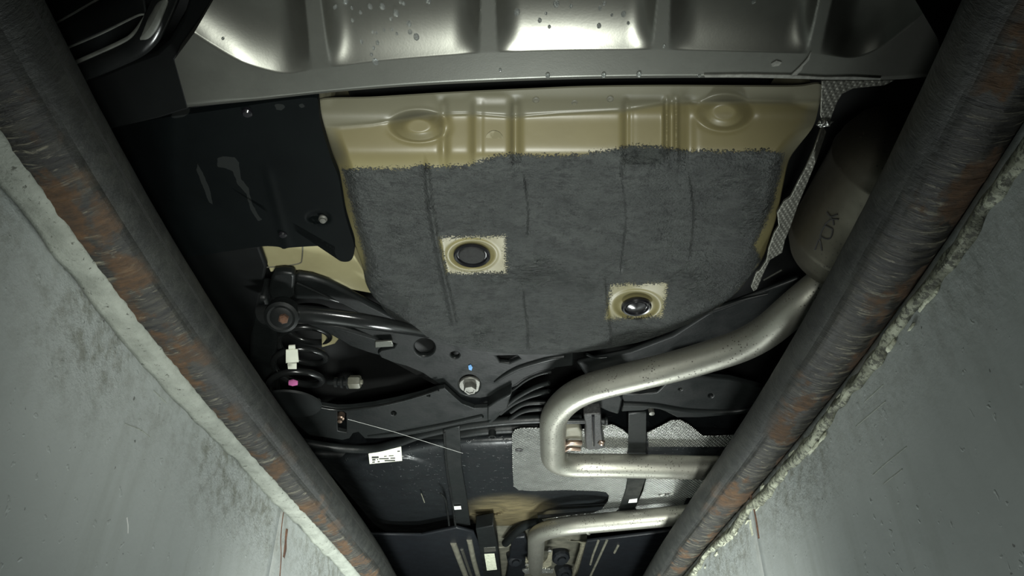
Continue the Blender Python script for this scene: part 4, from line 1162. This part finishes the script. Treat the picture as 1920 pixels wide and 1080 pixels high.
# ---- front area at the bottom edge of the picture
UCL = plate('underbody_cover', [(560, 960), (700, 1003), (790, 1004), (856, 990), (888, 998), (902, 1030), (930, 1150), (960, 1250), (560, 1250)], 0.645, 0.01, M_TANK, CAR, bevel=0.004, label='dark plastic underbody cover beside the left kerb pipe')
for ln, r_, mt in (([(850, 1018), (862, 1050), (885, 1110), (905, 1160)], 0.010, M_DUST), ([(880, 1012), (888, 1050), (905, 1110), (920, 1160)], 0.009, M_DUST), ([(866, 1030), (880, 1070), (896, 1110)], 0.005, M_ALUD)):
    tube('stiffening_rib', [V(p[0], p[1], 0.645) for p in ln], r_, mt, UCL, n=12)
UCB = plate('chassis_rail', [(892, 992), (925, 986), (932, 1020), (940, 1090), (950, 1200), (920, 1200), (905, 1060)], 0.635, 0.04, M_BLK, CAR, bevel=0.003, label='black chassis rail')
plate('access_plate', [(908, 1039), (927, 1038), (932, 1068), (913, 1070)], 0.6345, 0.003, M_FLAKE, UCB, bevel=0.0005, label='pale metal plate in the rail')
plate('access_plate', [(907, 1027), (929, 1026), (930, 1034), (908, 1036)], 0.6345, 0.003, M_ALUD, UCB, bevel=0.0005)
TUN = plate('tunnel_panel', [(925, 980), (1010, 976), (1020, 1000), (1100, 1000), (1120, 1200), (935, 1200)], 0.72, 0.02, M_DUST, CAR, bevel=0, label='olive grey tunnel panel')
tube('tunnel_edge', catmull3([V(930, 1026, 0.70), V(950, 1024, 0.70), V(970, 1014, 0.70), V(986, 1011, 0.70)], 5), 0.004, M_DUST, TUN, n=8)
tube('heater_hose', catmull3([V(948, 1018, 0.70), V(965, 1000, 0.69), V(985, 985, 0.69), V(1010, 978, 0.69)], 5), 0.014, M_PLAS, CAR, n=14, label='dark hose beside the front pipe')
plate('tunnel_brace', [(960, 1010), (985, 1008), (992, 1030), (980, 1100), (950, 1180), (930, 1180), (950, 1080)], 0.69, 0.02, M_TANK, CAR, bevel=0.005, label='dark tunnel brace')
for i, (cx, cy, rr) in enumerate(((966, 1050, 0.030), (1052, 1046, 0.034), (1058, 1075, 0.034))):
    lathe('driveline_joint', V(cx, cy, 0.69), (0.2, -0.6, -1), [(rr, -0.03), (rr, 0.0), (rr * 0.85, 0.008), (rr * 0.5, 0.010), (rr * 0.45, 0.018), (0.0001, 0.019)], M_TANK, CAR, n=10, sharp=25,
          label=('dark joint left of the front pipe', 'dark joint right of the front pipe', 'dark joint at the picture bottom')[i])
CLM = plate('pipe_clamp', [(986, 1046), (994, 1058), (1004, 1063), (1016, 1060), (1026, 1048), (1030, 1032), (1036, 1034), (1034, 1060), (1024, 1066), (992, 1066), (984, 1058)], 0.632, 0.006, M_FOIL, CAR, bevel=0.001, label='bright metal pipe flange')
plate('flange_plate', [(979, 1070), (992, 1067), (1024, 1067), (1038, 1069), (1036, 1075), (984, 1076)], 0.628, 0.006, M_ALU, CLM, bevel=0.001)
lathe('bolt', V(988, 1057, 0.628), (0, -0.5, -1), [(0.007, -0.004), (0.007, 0.006), (0.0001, 0.007)], M_STEEL, CLM, n=6)
lathe('bolt', V(1031, 1031, 0.628), (0, -0.5, -1), [(0.007, -0.004), (0.007, 0.006), (0.0001, 0.007)], M_STEEL, CLM, n=6)
vs, fs = [], []
fo = [(1066, 1012, 1072, 1013), (1080, 1014, 1090, 1015), (1089, 1018, 1100, 1016), (1087, 1030, 1097, 1029), (1083, 1042, 1092, 1042), (1079, 1055, 1088, 1056), (1075, 1068, 1083, 1070), (1071, 1082, 1078, 1086)]
for i, (a, b, c, d) in enumerate(fo):
    vs += [V(a, b, 0.66), V((a + c) / 2, (b + d) / 2, 0.652 + 0.004 * (i % 2)), V(c, d, 0.66)]
for i in range(len(fo) - 1):
    for k in range(2):
        a = i * 3 + k; fs.append((a, a + 1, a + 4, a + 3))
q = build('foil_strip', vs, fs, M_FOIL, CAR, label='crumpled pale foil strip')
s = q.modifiers.new('thickness', 'SOLIDIFY'); s.thickness = 0.002
UCR = plate('underbody_cover', [(1100, 1016), (1180, 1006), (1300, 992), (1400, 985), (1400, 1250), (1075, 1250), (1080, 1090)], 0.650, 0.01, M_TANK, CAR, bevel=0.004, label='dark plastic underbody cover beside the right kerb pipe')
for ln, r_ in (([(1138, 1013), (1122, 1048), (1107, 1080), (1096, 1105)], 0.0042), ([(1122, 1014), (1112, 1040), (1107, 1058)], 0.004), ([(1159, 1023), (1152, 1036)], 0.004)):
    tube('stiffening_rib', [V(p[0], p[1], 0.648) for p in ln], r_, M_DUST, UCR, n=10)

# ================================================================== water drops on the bumper
DROPS = [(743, 25, 5.5), (767, 44, 4.5), (781, 69, 5.5), (769, 60, 4), (704, 115, 6), (694, 12, 4.5), (717, 12, 5), (628, 13, 4), (676, 23, 3), (661, 38, 3), (733, 35, 3), (699, 60, 2.5), (706, 61, 2.5), (720, 56, 2.5), (735, 55, 2.5), (744, 63, 2.5), (678, 78, 3.2), (708, 80, 3.5), (701, 90, 3), (697, 102, 3), (648, 3, 4.5), (803, 1, 5), (969, 23, 5.5), (1012, 38, 3.8), (1043, 7, 5.5), (1125, 15, 3.5), (1133, 6, 3.5), (1169, 26, 4.8), (1071, 11, 3), (1123, 48, 4.2), (1030, 50, 3), (1178, 43, 2.8), (1024, 25, 2.5), (1147, 28, 2.5), (660, 15, 2.8), (757, 6, 3.2), (751, 4, 3), (418, 72, 2.6), (1413, 2, 4), (1027, 141.5, 4.5), (1132, 140.5, 4.5), (1198, 139, 5), (1311, 142, 3.5), (1245, 86.5, 2.6), (938, 131, 2.6)]
me_d = None
DL = []
for i, (px, py, rp) in enumerate(DROPS):
    P = np.array([[px, py], [px + 1.0, py], [px, py + 1.0]], float)
    W = at(P[:, 0], P[:, 1], bump_h(P))
    p = Vector(W[0]); n = (Vector(W[1]) - p).cross(Vector(W[2]) - p).normalized()
    if n.z > 0: n = -n
    if me_d is None:
        bm = bmesh.new()
        bmesh.ops.create_uvsphere(bm, u_segments=14, v_segments=9, radius=1.0)
        for v in bm.verts:
            if v.co.z < 0: v.co.z *= 0.15
            else: v.co.z *= 0.75
        me_d = bpy.data.meshes.new('water_drop'); bm.to_mesh(me_d); bm.free()
        me_d.polygons.foreach_set('use_smooth', [True] * len(me_d.polygons))
        me_d.materials.append(M_WATER)
    o = bpy.data.objects.new('water_drop', me_d)
    COL.objects.link(o)
    r = rp / 1650.0
    o.location = p + n * r * 0.08
    o.rotation_euler = n.to_track_quat('Z', 'Y').to_euler()
    o.scale = (r * 0.85, r * 1.05, r * 0.9)
    spot = 'on the bumper lip' if py > 120 else 'in the %s hollow of the bumper' % ('first', 'second', 'third', 'fourth', 'fifth')[sum(px > q for q in (590, 915, 1245, 1540))]
    size = 'large' if rp >= 4.5 else 'mid-sized' if rp >= 3.2 else 'tiny'
    DL.append((o, px, size, spot))
    setprops(o, 'clear water drop', 'water drop', 'water drops on the rear bumper')
ORD = ['first', 'second', 'third', 'fourth', 'fifth', 'sixth', 'seventh', 'eighth', 'ninth', 'tenth', 'eleventh', 'twelfth', 'thirteenth', 'fourteenth']
for key in {(q[2], q[3]) for q in DL}:
    mem = sorted([q for q in DL if (q[2], q[3]) == key], key=lambda q: q[1])
    for k, q in enumerate(mem):
        q[0]['label'] = '%s clear water drop %s%s' % (key[0], key[1], '' if len(mem) == 1 else ', %s from the left' % ORD[k])


# ---- a single cobweb thread below the control arm
cw = tube('cobweb_thread', [V(652, 786, 0.62), V(740, 810, 0.63), V(868, 850, 0.645)], 0.0003, M_WHITE, None, n=6)
setprops(cw, 'fine cobweb thread stretched from the left control arm to the tank strap', 'cobweb')
